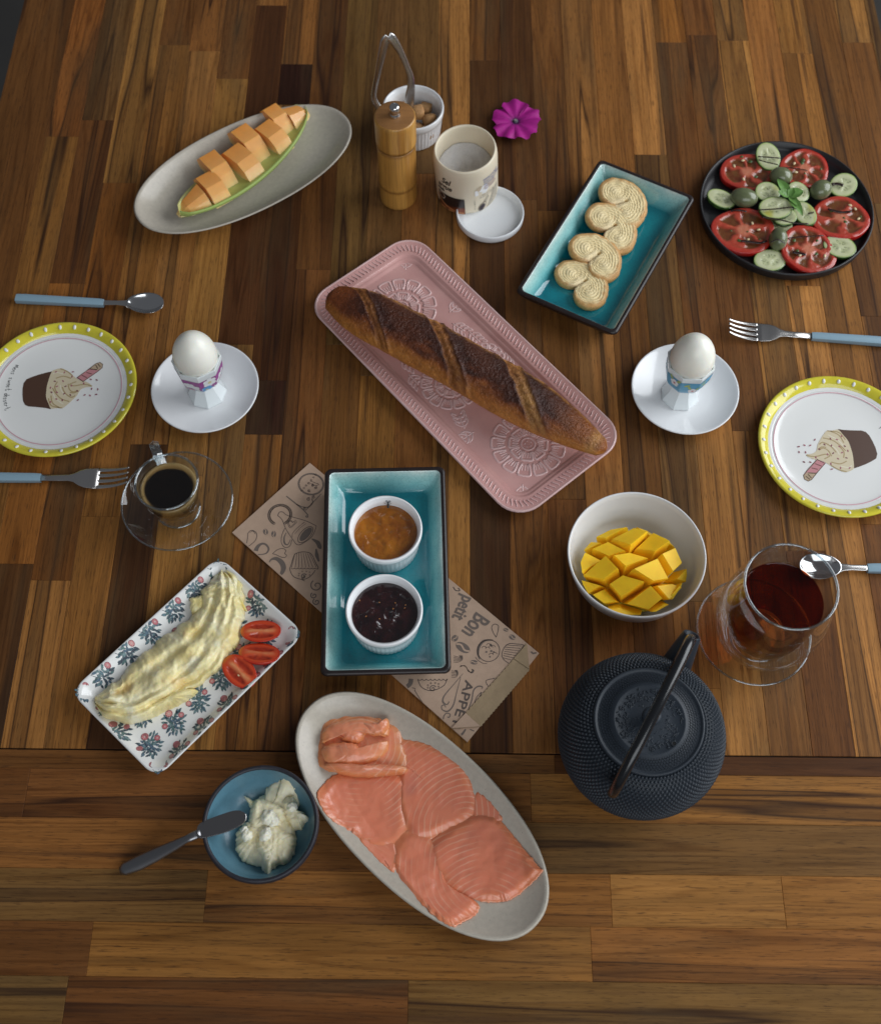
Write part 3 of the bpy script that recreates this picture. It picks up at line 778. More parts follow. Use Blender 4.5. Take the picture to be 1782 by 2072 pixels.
# ------------------------------------------------------------------ yellow rimmed side plates
M_YEL = pbr('yellow_glaze', srgb(216, 204, 62), .16, var=(90, .10), coat=.4)
M_DOT = pbr('white_raised_dot', (.80, .80, .80), .2)
PR = .0745
plL = (-.3600, .1250); plR = (.3655, .0632)
c4 = crop(80, 1230, 340/1782)
def pl_local(x, y):
    q = c4(x, y, .006); return (q.x-plL[0], q.y-plL[1])
def poly(*pts): return [pl_local(x, y) for x, y in pts]
def side_plate(label, cx, cy, rz):
    t = thing('side_plate', label, 'plate', (cx, cy, 0), rz, 'yellow rimmed dessert plates')
    MB().add(*lathe([(0, .002), (PR*.60, .002), (PR*.62, 0), (PR*.66, .0005), (PR*.80, .0035), (PR*.845, .0058), (PR*.84, .0072), (PR*.79, .0062), (PR*.72, .0053), (PR*.5, .005), (0, .005)], 96)).build('white_centre', M_PLATE, t)
    rim = MB().add(*lathe([(PR*.81, .0036), (PR*.90, .0058), (PR*.985, .0094), (PR, .0108), (PR*.995, .0120), (PR*.975, .0124), (PR*.94, .0114), (PR*.90, .0096), (PR*.875, .0080), (PR*.862, .0070)], 128)).build('yellow_rim', M_YEL, t)
    MB().add(*lathe([(PR*.868, .0072), (PR*.858, .0071), (PR*.835, .0073), (PR*.82, .0069)], 96)).build('inner_bevel', M_PLATE, t)
    n = 31
    for i in range(n):
        a = 2*pi*i/n+.05
        V, F = ellipsoid((0, 0, 0), .00205, .0017, .0009, 12, 8)
        o = MB().add(V, F).build('dot', M_DOT, rim, loc=(PR*.928*cos(a), PR*.928*sin(a), .0112)); o.rotation_euler = (0, -.5, a)
        if random.random() < .5: o.scale = (1.15, .9, 1)
    ik = Ink(); pz = .0051
    V, F = ribbon([(PR*.795*cos(2*pi*i/120), PR*.795*sin(2*pi*i/120)) for i in range(120)], .0009, True)
    ik.raw(V, F, (.66, .36, .42))
    brown = (.085, .042, .027); cream = (.66, .57, .40); tan = (.42, .31, .16)
    ik.fill(poly((545, 450), (430, 475), (300, 510), (170, 555), (75, 595), (20, 670), (0, 780), (0, 900), (10, 1000), (45, 1070), (110, 1100), (300, 1115), (430, 1130), (530, 1152), (480, 1040), (440, 940), (435, 860), (455, 720), (495, 580)), brown)
    ik.lift = .00004
    ik.fill(poly((545, 455), (600, 420), (700, 395), (780, 410), (860, 470), (950, 535), (1050, 610), (1200, 650), (1300, 730), (1180, 745), (1080, 790), (1010, 900), (900, 1010), (820, 1080), (740, 1135), (640, 1130), (530, 1140), (480, 1040), (440, 940), (440, 850), (455, 720), (495, 580)), cream, smooth=3)
    ik.lift = .00008
    for arc in (((620, 580), (760, 540), (900, 580)), ((560, 760), (620, 860), (720, 960), (870, 1010)), ((740, 740), (790, 850), (900, 930), (980, 900)), ((850, 680), (870, 780), (940, 830), (1030, 800)), ((530, 900), (560, 1040), (680, 1120)), ((1000, 640), (880, 690), (960, 720), (1150, 690), (1290, 725)), ((700, 400), (830, 450), (930, 530)), ((480, 950), (540, 1090), (740, 1130)), ((650, 640), (600, 740), (640, 850)), ((880, 840), (960, 850), (1040, 810))):
        ik.line(poly(*arc), .0011, tan, smooth=5)
    for arc in (((560, 500), (640, 470), (760, 500)), ((560, 840), (620, 960), (760, 1060)), ((700, 700), (720, 800), (800, 900))):
        ik.line(poly(*arc), .0010, (.76, .70, .56), smooth=5)
    ik.lift = .00012
    ik.fill(poly((1010, 575), (1240, 410), (1370, 310), (1440, 285), (1490, 320), (1480, 380), (1380, 460), (1120, 640)), (.56, .25, .27))
    ik.lift = .00016
    ik.fill(poly((1240, 410), (1370, 310), (1440, 285), (1490, 320), (1480, 380), (1400, 430), (1330, 425)), (.50, .38, .26))
    for q in (((1030, 570), (1130, 640)), ((1100, 520), (1200, 570)), ((1190, 470), (1290, 500)), ((1240, 405), (1390, 420)), ((1360, 330), (1400, 400)), ((1400, 310), (1450, 370))):
        ik.line(poly(*q), .0008, (.14, .06, .05))
    ik.line(poly((1010, 570), (1240, 405), (1370, 305), (1440, 283), (1492, 320), (1480, 385), (1380, 465), (1120, 645)), .0007, (.13, .08, .05))
    rr = random.Random(4)
    for x, y in ((620, 460), (780, 470), (940, 460), (600, 635), (755, 630), (520, 755), (640, 730), (800, 730), (540, 840), (640, 840), (775, 865), (890, 890), (630, 965), (740, 985), (520, 1020), (910, 715), (1020, 815), (1140, 675), (1270, 600), (1380, 610), (1285, 775), (1400, 785), (1155, 890), (1255, 900), (1370, 880), (1030, 985), (920, 550)):
        ik.fill(blob2(pl_local(x, y), .0013, .0007, rr.uniform(0, 3), 8), mix((.42, .14, .18), (.16, .04, .06), rr.random()))
    # hand lettering along the plate edge
    hand = {'M': [[(0, 0), (.25, 1.7), (.55, .5), (.9, 1.75), (1.2, .05)]], 'e': [[(.05, .55), (.6, .65), (.5, 1.0), (.15, .85), (.05, .4), (.35, 0), (.75, .2)]], 'n': [[(.05, 0), (.15, .95), (.2, .6), (.5, .95), (.7, .7), (.75, 0)]], 's': [[(.75, .9), (.3, 1.0), (.15, .7), (.6, .4), (.5, .05), (0, .1)]], 'w': [[(0, .9), (.2, 0), (.45, .6), (.7, 0), (.95, .9)]], 't': [[(.4, 2.0), (.35, .5), (.5, -.1), (.85, -.15), (.95, .3)], [(.05, .95), (.75, 1.0)]], 'd': [[(.7, 2.0), (.65, .3), (.6, 0)], [(.62, .7), (.3, .95), (.02, .5), (.25, .02), (.6, .3)]], 'r': [[(.1, 0), (.2, .95), (.25, .6), (.5, .95), (.8, .85)]]}
    cW = crop(0, 1260, 130/1224)
    spots = [('M', 470, 330), ('e', 430, 435), ('n', 395, 505), ('s', 365, 588), ('s', 300, 755), ('w', 268, 858), ('e', 235, 962), ('e', 210, 1036), ('t', 205, 1125), ('d', 145, 1290), ('e', 138, 1362), ('s', 112, 1440), ('s', 112, 1532), ('e', 140, 1612), ('r', 140, 1692), ('t', 175, 1790)]
    sp2 = [(ch, cW(x, y, .006)) for ch, x, y in spots]
    ik.lift = .00018
    for n_, (ch, p) in enumerate(sp2):
        a0, a1 = sp2[max(0, n_-1)][1], sp2[min(len(sp2)-1, n_+1)][1]
        an = atan2(a1.y-a0.y, a1.x-a0.x); u_ = .0027
        for st in hand[ch]:
            ik.line([(p.x-plL[0]+u_*((x-.4)*cos(an)-y*sin(an)), p.y-plL[1]+u_*((x-.4)*sin(an)+y*cos(an))) for x, y in st], .00042, (.04, .045, .05), smooth=4)
    ik.build('cupcake_print', M_PRINT, t, lambda x, y, l: (x, y, pz+.0001+l+(.0014 if hypot(x, y) > PR*.75 else 0)))
    return t
side_plate('yellow rimmed plate with cupcake print beside the purple egg cup', plL[0], plL[1], 0)
side_plate('yellow rimmed plate with cupcake print beside the blue egg cup', plR[0], plR[1], radians(184))

# ------------------------------------------------------------------ cutlery
def loft_bar(path):   # path: (x, halfwidth, z, halfthick)
    rings = []
    for x, w, z, h in path:
        rings.append([(x, w*cos(2*pi*k/16)*(1 if abs(cos(2*pi*k/16)) < .99 else 1), z+h*sin(2*pi*k/16)) for k in range(16)])
    return loft(rings, True, True)
def handle(t, x0, x1):
    # squared pale blue handle
    rings = [[(x, y*s, .0012+z*s2) for y, z in ((.0042, .0052), (.0028, .0060), (-.0028, .0060), (-.0042, .0052), (-.0046, .001), (-.0036, -.0008), (.0036, -.0008), (.0046, .001))] for x, s, s2 in ((x0, .6, .6), (x0+.0012, .95, .95), (x0+.01, 1, 1), (x1-.006, .92, .88), (x1, .86, .8))]
    MB().add(*loft(rings, True, True)).build('handle', M_BLUEH, t, auto=radians(40))
def fork(label, x, y, a):
    t = thing('fork', label, 'fork', (x, y, 0), a, 'blue handled forks')
    # x axis runs from handle end (0) to tine tips
    handle(t, 0, .0725)
    neck = [(.070, .0036, .0040, .0014), (.090, .0034, .0042, .0012), (.098, .0034, .0046, .0011), (.103, .0048, .0050, .0010), (.108, .0082, .0048, .0010), (.113, .0100, .0042, .0009), (.120, .0106, .0036, .0009), (.1255, .0107, .0036, .0008)]
    MB().add(*loft_bar(neck)).build('neck', M_STEEL, t)
    for k in range(4):
        yk = (-1.5+k)*.0058
        pth = [Vector((.1245, yk, .0036)), Vector((.132, yk*.98, .0040)), Vector((.140, yk*.95, .0054)), Vector((.148, yk*.90, .0082)), Vector((.1535, yk*.86, .0112))]
        MB().add(*tube(catmull(pth, 4, False), [.0021-.0010*(i/16) for i in range(17)], 10, True, .42)).build('tine', M_STEEL, t)
    return t
def spoon(label, x, y, a):
    t = thing('teaspoon', label, 'spoon', (x, y, 0), a, 'blue handled teaspoons')
    handle(t, 0, .088)
    MB().add(*loft_bar([(.085, .0034, .0040, .0013), (.090, .0030, .0046, .0011), (.102, .0027, .0054, .0010), (.110, .0036, .0056, .0010), (.1145, .0058, .0050, .0009)])).build('neck', M_STEEL, t)
    a_, b_ = .0185, .0122; cx = .1300
    V = []; F = []
    n, m = 48, 12
    for side in (0, 1):
        for k in range(m+1):
            q = k/m
            for i in range(n):
                th = 2*pi*i/n; w = 1-.12*cos(th)*0
                X = cx+a_*q*cos(th); Y = b_*q*sin(th)*(1+.12*cos(th))
                z = .0010+.0064*q**2.2+.0006*side
                V.append((X, Y, z))
    for side in (0, 1):
        o = side*(m+1)*n
        for k in range(m):
            for i in range(n):
                j = (i+1) % n; F.append((o+k*n+i, o+k*n+j, o+(k+1)*n+j, o+(k+1)*n+i))
    for i in range(n):
        j = (i+1) % n; F.append((m*n+i, m*n+j, (2*m+1)*n+j, (2*m+1)*n+i))
    MB().add(V, F).build('bowl', M_STEELP, t)
    return t
q = P(32, 605, .003); spoon('teaspoon with pale blue handle above the left plate', q.x, q.y, radians(-3.6))
q = P(262, 966, .006); L_ = .1535; fork('dark lit fork with pale blue handle below the left plate', q.x-L_*cos(radians(-.5)), q.y-L_*sin(radians(-.5)), radians(-.5))
q = P(1473, 662, .008); A_ = radians(174.6); fork('fork with pale blue handle above the right plate', q.x-L_*cos(A_), q.y-L_*sin(A_), A_)
q = P(1604, 1143, .006); L2 = .149; A_ = radians(179.5); spoon('teaspoon with pale blue handle lying behind the tea glass', q.x+L2+.004, q.y-.0030, A_)

# ------------------------------------------------------------------ espresso
cs = thing('glass_saucer', 'clear glass saucer under the espresso cup', 'saucer', (-.2350, .0058, 0), 0, 'clear glass saucers')
def glass_dish(t, r, h):
    MB().add(*lathe([(0, .0010), (r*.42, .0010), (r*.46, 0), (r*.5, .0006), (r*.75, h*.38), (r*.95, h*.80), (r, h*.93)], 96)).build('dish', M_GLASS, t)
    MB().add(*[x for x in tube([(r*cos(2*pi*i/96), r*sin(2*pi*i/96), h*.95) for i in range(97)], .0010, 8, False)]).build('rim', M_GLASSE, t)
glass_dish(cs, .0492, .0125)
cup = thing('espresso_cup', 'small clear glass espresso cup with square handle', 'cup', (-.2345, .0005, .0042))
CR = .0276
outer = [(.0190, 0), (.0196, .0010), (.0185, .0035), (.0165, .0055), (.0165, .0080), (.0195, .0120), (.0230, .0200), (.0255, .0320), (.0268, .0440), (CR, .0525)]
MB().add(*lathe([(0, .0008)]+outer, 72)).build('outer_wall', M_GLASS, cup)
MB().add(*lathe([(CR*.925, .0525), (.0246, .044), (.0236, .032), (.0212, .020), (.0170, .0125), (0, .0115)], 72)).build('inner_wall', M_GLASS, cup)
MB().add(*tube([(CR*.965*cos(2*pi*i/72), CR*.965*sin(2*pi*i/72), .0527) for i in range(73)], .0012, 8, False)).build('rim', M_GLASSE, cup)
MB().add(*tube([(.0188*cos(2*pi*i/72), .0188*sin(2*pi*i/72), .0012) for i in range(73)], .0012, 8, False)).build('foot_ring', M_GLASSE, cup)
ha = radians(112)
hp = [(CR*.93, .048), (CR+.005, .0500), (CR+.0145, .0495), (CR+.0165, .046), (CR+.0150, .036), (CR+.006, .027), (CR*.90, .024)]
MB().add(*tube(catmull([(r*cos(ha), r*sin(ha), z) for r, z in hp], 5, False), .0042, 4, True, .55, (cos(ha), sin(ha), .2))).build('handle', thinglass('handle_glass', (.80, .84, .86), 2.2, .06), cup, smooth=False)
def crema_mat():
    m, t, out = newmat('espresso')
    tc = nd(t, 'ShaderNodeTexCoord').outputs['Object']
    vc = nd(t, 'ShaderNodeVertexColor', layer_name='Col').outputs['Color']
    vo = nd(t, 'ShaderNodeTexVoronoi', {'Vector': tc, 'Scale': 900.0, 'Randomness': 1.0}).outputs['Distance']
    n = nd(t, 'ShaderNodeTexNoise', {'Vector': tc, 'Scale': 120.0}).outputs['Fac']
    dots = mixc(t, ramp(t, n, ((.45, (0, 0, 0)), (.6, (1, 1, 1)))), (0, 0, 0), ramp(t, vo, ((.22, (1, 1, 1)), (.34, (0, 0, 0)))))
    c = mixc(t, dots, vc, (.016, .007, .003))
    p = nd(t, 'ShaderNodeBsdfPrincipled', {'Base Color': c, 'Roughness': .25, 'Coat Weight': .2})
    t.links.new(p.outputs[0], out.inputs[0]); return m
V, F = lathe([(0, .0425), (.008, .0425), (.0140, .0425), (.0168, .0425), (.0182, .0425), (.0190, .0425), (.0205, .0426), (.0225, .0427), (.0243, .0430), (.0241, .0385), (.0233, .031), (.0210, .0195), (.0168, .0128), (0, .0118)], 72)
C = []
for x, y, z in V:
    r = hypot(x, y); a = atan2(y, x)
    e = .0210-.0022*sin(a-.3)-.0006*cos(a)+.0005*sin(3*a)
    k = sstep(e-.0006, e+.0010, r) if z > .0415 else sstep(.0375, .0395, z)
    C.append(mix((.004, .0022, .0014), mix((.24, .14, .045), (.40, .27, .11), sstep(.02, .0243, r)), k))
o = MB().add(V, F, C).build('espresso', crema_mat(), None, loc=(-.2345, .0005, .0042)); tag(o, 'black espresso ringed with tan crema in the glass cup', 'coffee')

# ------------------------------------------------------------------ tea
tsau = thing('glass_saucer', 'clear glass saucer under the double walled tea glass', 'saucer', (.2656, -.1172, 0), 0, 'clear glass saucers')
glass_dish(tsau, .0477, .0085)
tea_c = (.2690, -.1200, .0022)
tg2 = thing('tea_glass', 'double walled glass tumbler of dark tea', 'glass', tea_c)
TGR = .0358
out_p = [(0, .0006), (.019, .0006), (.0255, .0018), (.0315, .0080), (.0390, .0220), (.0426, .0400), (.0432, .0560), (.0418, .0740), (.0388, .0920), (.0366, .1040), (.0358, .1100)]
in_p = [(.0350, .1112), (.0340, .1030), (.0336, .0860), (.0335, .0650), (.0330, .0450), (.0300, .0270), (.0245, .0155), (.0180, .0120), (0, .0115)]
def sm(prof, m=4): return [(max(0, p.x), p.y) for p in catmull([(a, b, 0) for a, b in prof], m, False)]
MB().add(*lathe(sm(out_p), 96)).build('outer_wall', M_GLASS, tg2)
MB().add(*lathe(sm(in_p), 96)).build('inner_wall', M_GLASS, tg2)
MB().add(*tube([(TGR*.992*cos(2*pi*i/96), TGR*.992*sin(2*pi*i/96), .1108) for i in range(97)], .0011, 8, False)).build('rim', M_GLASSE, tg2)
MB().add(*tube([(.0225*cos(2*pi*i/72), .0225*sin(2*pi*i/72), .0014) for i in range(73)], .0010, 8, False)).build('foot_ring', M_GLASSE, tg2)
M_TEA = thinglass('tea_surface', (.76, .33, .135), 1.33, .01)
M_TEAS = thinglass('tea_side', (.38, .100, .032), 1.02, .05)
tea = thing('tea', 'dark amber tea filling the double walled glass', 'tea', tea_c)
MB().add(*lathe([(0, .0800), (.0315, .0800), (.0330, .0806), (.0334, .0812)], 72)).build('surface', M_TEA, tea)
MB().add(*lathe(sm([(.0333, .0808), (.0333, .0650), (.0328, .0452), (.0298, .0274), (.0243, .0160), (.0205, .0132)]), 72)).build('side', M_TEAS, tea)
MB().add(*lathe([(.0203, .0132), (.0178, .0124), (0, .0120)], 72)).build('bottom', thinglass('tea_bottom', (.95, .52, .22), 1.02, .05), tea)

# ------------------------------------------------------------------ teapot
def iron_mat():
    m, t, out = newmat('cast_iron_enamel')
    tc = nd(t, 'ShaderNodeTexCoord').outputs['Object']
    n = nd(t, 'ShaderNodeTexNoise', {'Vector': tc, 'Scale': 1500.0, 'Detail': 3.0}).outputs['Fac']
    b = nd(t, 'ShaderNodeBump', {'Height': n, 'Strength': .15, 'Distance': .0004})
    p = nd(t, 'ShaderNodeBsdfPrincipled', {'Base Color': (.019, .0265, .037, 1), 'Roughness': .48, 'Specular IOR Level': .42, 'Normal': b.outputs[0]})
    t.links.new(p.outputs[0], out.inputs[0]); return m
M_IRON = iron_mat()
M_BLK = pbr('black_lacquer', (.008, .009, .011), .22, coat=.2)
PC = (.1555, -.2195)
pot = thing('teapot', 'dark blue grey cast iron teapot with hobnail texture', 'teapot', (*PC, 0))
BP = sm([(.030, 0), (.038, .0015), (.0500, .0130), (.0588, .0300), (.0628, .0470), (.0624, .0600), (.0584, .0730), (.0515, .0830), (.0450, .0878), (.0415, .0890)], 5)
MB().add(*lathe([(0, 0)]+BP+[(.0408, .0893), (.040, .088)], 128)).build('body', M_IRON, pot)
def hobs(prof, rows, s, hgt, nmax):
    m = MB()
    # arc length table
    L = [0]
    for (a, b), (c, d) in zip(prof, prof[1:]): L.append(L[-1]+hypot(c-a, d-b))
    for k in range(rows):
        l = L[-1]*(k+.5)/rows
        i = max(j for j in range(len(L)-1) if L[j] <= l); f = (l-L[i])/(L[i+1]-L[i]+1e-12)
        r = prof[i][0]+(prof[i+1][0]-prof[i][0])*f; z = prof[i][1]+(prof[i+1][1]-prof[i][1])*f
        tx, tz = prof[i+1][0]-prof[i][0], prof[i+1][1]-prof[i][1]; q = hypot(tx, tz); tx /= q; tz /= q
        nr, nzz = tz, -tx
        if nmax: nr, nzz = -nr, -nzz
        cnt = HOBN(r)
        for j in range(cnt):
            a = 2*pi*(j+.5*(k % 2))/cnt
            c, sn = cos(a), sin(a)
            base = Vector((r*c, r*sn, z)); T = Vector((tx*c, tx*sn, tz)); B = Vector((-sn, c, 0)); N = Vector((nr*c, nr*sn, nzz))
            V = []
            for e, hh in ((1.0, -.0002), (.55, hgt*.8)):
                for w in range(6):
                    an = 2*pi*w/6; V.append(base+(T*cos(an)+B*sin(an))*s*e+N*hh)
            V.append(base+N*hgt)
            F = [(w, (w+1) % 6, 6+(w+1) % 6, 6+w) for w in range(6)]+[(6+w, 6+(w+1) % 6, 12) for w in range(6)]
            m.add(V, F)
    return m
HOBN = lambda r: 100
prof_h = [p for p in BP if p[1] > .008]
o = hobs(prof_h, 33, .00155, .0016, False).build('hobnails', M_IRON, pot, recalc=False); stuff(o)
# lid
lid = MB().add(*lathe([(.0415, .0880), (.0418, .0905), (.0410, .0918), (.0398, .0918), (.0390, .0908), (.0380, .0905), (.0300, .0925), (.0270, .0938), (.0262, .0940), (.0255, .0935), (.015, .0942), (.006, .0945), (0, .0945)], 96)).build('lid', M_IRON, pot)
HOBN = lambda r: 92
hl = hobs([(.0285, .0930), (.0378, .0906)], 5, .00105, .0014, False)
hl.V = [(x, y, z) for x, y, z in hl.V]
stuff(hl.build('hobnails', M_IRON, lid, recalc=False))
# worm-like relief on the lid centre
wm = MB(); rr = random.Random(3)
for _ in range(210):
    a = rr.uniform(0, 2*pi); r = .0085+.0160*sqrt(rr.random()); th = rr.uniform(0, 2*pi)
    pts = []; x, y = r*cos(a), r*sin(a)
    for k in range(4):
        if hypot(x, y) > .0252: break
        pts.append((x, y, .0938+.0006*(1-hypot(x, y)/.026))); th += rr.uniform(-.9, .9); x += .0011*cos(th); y += .0011*sin(th)
    if len(pts) > 2: wm.add(*tube(pts, .00042, 5))
stuff(wm.build('textured_relief', M_IRON, lid))
MB().add(*lathe([(.0058, .0940), (.0048, .0965), (.0045, .0985), (.0060, .1005), (.0072, .1025), (.0070, .1045), (.0050, .1058), (.0032, .1056), (.0022, .1062), (0, .1062)], 32)).build('knob', M_IRON, lid)
ha = radians(-48)
MB().add(*lathe([(0, .0002), (.0017, .0002)], 20)).build('steam_hole', pbr('steam_hole_dark', (.002, .002, .002), .9), lid, loc=(.0245*cos(ha), .0245*sin(ha), .0941))
MB().add(*tube([(.0018*cos(2*pi*i/24), .0018*sin(2*pi*i/24), 0) for i in range(25)], .0003, 6, False)).build('steam_hole_rim', M_IRON, lid, loc=(.0245*cos(ha), .0245*sin(ha), .0943))
AZ = radians(60.5); D2 = Vector((cos(AZ), sin(AZ), 0)); S2 = Vector((-sin(AZ), cos(AZ), 0))
def hz(r, z, s=0): return tuple(D2*r+S2*s+Vector((0, 0, z)))
# spout
sp = catmull([hz(.050, .052), hz(.060, .062), hz(.0675, .073), hz(.0735, .083), hz(.0790, .0885)], 5, False)
srad = [.0150+(.0072-.0150)*min(1, (i/(len(sp)-1))**.75) for i in range(len(sp))]
V, F = tube(sp, srad, 24, False)
sm_ = MB().add(V, F)
n0_ = len(sp)-1; t_ = (sp[-1]-sp[-2]).normalized()
ring_o = V[n0_*24:(n0_+1)*24]; ctr = sp[-1]
r1 = [tuple(ctr+(Vector(p)-ctr)*.94+t_*.0008) for p in ring_o]; r2 = [tuple(ctr+(Vector(p)-ctr)*.76+t_*.0004) for p in ring_o]; r3 = [tuple(ctr+(Vector(p)-ctr)*.62-t_*.014) for p in ring_o]
sm_.add(*loft([ring_o, r1, r2, r3], False, True))
sm_.build('spout', M_IRON, pot)
# handle lugs and arched handle
for sgn in (1, -1):
    b = MB()
    p0 = Vector(hz(sgn*.0465, .0845)); p1 = Vector(hz(sgn*.0515, .0945))
    b.add(*tube([p0, (p0+p1)/2, p1], [.0062, .0055, .0050], 4, True, .7, tuple(S2)))
    b.build('lug', M_IRON, pot, smooth=False)
hpath = catmull([hz(.0500, .0900), hz(.0550, .1010), hz(.0585, .1180), hz(.0560, .1330), hz(.0450, .1420), hz(.0200, .1450), hz(-.0100, .1430), hz(-.0380, .1330), hz(-.0560, .1180), hz(-.0635, .1020), hz(-.0600, .0920), hz(-.0505, .0890)], 6, False)
MB().add(*tube(hpath, .0041, 14, True)).build('handle', M_BLK, pot)

# ------------------------------------------------------------------ butter dish and knife
M_BLUEB = pbr('blue_speckled_glaze', srgb(92, 134, 152), .28, var=(70, .10), speck=(1300, .66, srgb(48, 72, 86)), coat=.15)
M_DKB = pbr('dark_slate_clay', (.020, .020, .028), .5, var=(200, .25), bump=(700, .2, .0004))
BC = (-.1379, -.2830)
bb = thing('butter_bowl', 'small dark rimmed bowl with blue speckled inside holding butter', 'bowl', (*BC, 0))
BR = .0448
MB().add(*lathe([(0, 0), (BR*.55, 0), (BR*.62, .001), (BR*.85, .010), (BR*.97, .022), (BR, .030), (BR*.995, .0338), (BR*.97, .0350), (BR*.935, .0345), (BR*.92, .0330)], 96)).build('outer_shell', M_DKB, bb)
MB().add(*lathe([(BR*.925, .0334), (BR*.90, .0290), (BR*.84, .0190), (BR*.72, .0105), (BR*.55, .0068), (BR*.3, .0058), (0, .0056)], 96)).build('inner_glaze', M_BLUEB, bb)
c6 = crop(200, 1900, 950/1514)
M_BUT = pbr('butter', vcol=True, rough=.38, sss=.3, sssr=(.008, .006, .003), bump=((260, .22, .002), (1100, .15, .0006)), var=(150, .04))
def blt(pts, h): return [(c6(x, y, h).x-BC[0], c6(x, y, h).y-BC[1]) for x, y in pts]
but = thing('butter', 'soft pale butter smeared and scooped in the blue bowl', 'butter', (*BC, .0))
yl, wh = (.95, .81, .47), (.97, .90, .69)
def bowl_z(x, y):
    r = hypot(x, y)/BR
    for (a, za), (b, zb) in zip([(0, .0056), (.3, .0058), (.55, .0068), (.72, .0105), (.84, .0190), (.90, .029), (1.2, .04)], [(.3, .0058), (.55, .0068), (.72, .0105), (.84, .0190), (.90, .029), (1.2, .04), (2, .06)]):
        if a <= r <= b: return za+(zb-za)*(r-a)/(b-a)
    return .01
def rough_outline(pts, amp, m=10, seed=0):
    o_ = catmull([(x, y, 0) for x, y in pts], m)
    return [(p.x+amp*nz(p.x, p.y, seed, 400)+amp*.6*nz(p.x, p.y, seed+5, 1100), p.y+amp*nz(p.y, p.x, seed+2, 400)+amp*.6*nz(p.y, p.x, seed+9, 1100)) for p in o_]
def butter_patch(name, pts, h0, top, seed, h=.014):
    ol = rough_outline(blt(pts, h), .0012, 10, seed)
    V, F = dome(ol, 18, lambda x, y, q: max(bowl_z(x, y)-.001, bowl_z(x, y)*.55+.006+top*(1-q**6)+.0040*fbm(x, y, seed, 75, 5)+.0014*abs(nz(x, y, seed, 260))))
    b0 = 1+17*len(ol); m0 = len(V)
    V += [(x, y, bowl_z(x, y)-.001) for x, y in ol]
    for i in range(len(ol)): F.append((b0+i, m0+i, m0+(i+1) % len(ol), b0+(i+1) % len(ol)))
    C = [mix(wh, yl, .5+.9*fbm(x, y, z+seed, 55, 3)) for x, y, z in V]
    MB().add(V, F, C).build(name, M_BUT, but)
butter_patch('smear', [(1060, 1470), (1110, 1490), (1135, 1480), (1180, 1450), (1185, 1420), (1260, 1390), (1330, 1375), (1370, 1480), (1360, 1540), (1340, 1620), (1350, 1690), (1340, 1800), (1290, 1840), (1230, 1870), (1190, 1915), (1150, 1870), (1070, 1845), (1020, 1790), (1010, 1700), (1040, 1640), (1090, 1600), (1090, 1530)], 0, .0060, 1)
butter_patch('slab_piece', [(1120, 1640), (1200, 1600), (1300, 1660), (1350, 1690), (1345, 1760), (1310, 1840), (1230, 1860), (1190, 1910), (1150, 1820), (1110, 1740)], 0, .0105, 4, .017)
butter_patch('ridge_piece', [(1080, 1580), (1130, 1480), (1240, 1500), (1310, 1560), (1280, 1640), (1180, 1650), (1100, 1660)], 0, .0100, 8, .017)
butter_patch('torn_edge', [(1270, 1490), (1310, 1465), (1350, 1480), (1365, 1540), (1400, 1570), (1425, 1595), (1400, 1620), (1380, 1650), (1330, 1650), (1300, 1600), (1280, 1550)], 0, .0090, 12, .017)
for cx_, cy_, s in ((1200, 1590, .0062), (1225, 1610, .0045), (1180, 1695, .0050), (1190, 1670, .0036), (1075, 1690, .0045), (1060, 1660, .003), (1330, 1530, .0042)):
    p = c6(cx_, cy_, .022)
    V, F = ellipsoid((0, 0, 0), 1, 1, .8, 28, 18)
    W = []
    for v in V:
        k = 1+.45*fbm(v[0]+cx_, v[1], v[2], 2.0, 3)
        W.append((p.x-BC[0]+v[0]*s*k, p.y-BC[1]+v[1]*s*k, .0190+v[2]*s*k))
    MB().add(W, F, [(.97, .91, .72)]*len(W)).build('crumb', M_BUT, but)
ks, ke = P(240, 1760, .010), P(500, 1655, .030)
kn = thing('butter_knife', 'steel butter knife resting on the rim of the butter bowl', 'knife', (ks.x, ks.y, 0), atan2(ke.y-ks.y, ke.x-ks.x))
KL = hypot(ke.x-ks.x, ke.y-ks.y)
hnd = [(0, .0030, .0052, .0022), (.004, .0050, .0058, .0032), (.016, .0060, .0090, .0036), (.032, .0054, .0160, .0034), (.048, .0040, .0240, .0028), (.058, .0030, .0300, .0022), (KL-.036, .0036, .0345, .0018)]
MB().add(*loft_bar(hnd)).build('handle', pbr('satin_dark_steel', (.30, .30, .31), .33, metal=1), kn)
bl = catmull([(KL-.038, .0030, 0), (KL-.034, .0070, 0), (KL-.020, .0085, 0), (KL-.006, .0080, 0), (KL, .0030, 0), (KL-.003, -.0030, 0), (KL-.016, -.0058, 0), (KL-.034, -.0050, 0), (KL-.039, -.0025, 0)], 5)
V, F = slab([(p.x, p.y) for p in bl], -.0006, .0006, .0004)
V = [(x, y, z+.0348-.12*(x-(KL-.036))) for x, y, z in V]
MB().add(V, F).build('blade', pbr('dark_reflecting_steel', (.34, .33, .33), .18, metal=1), kn, smooth=False)
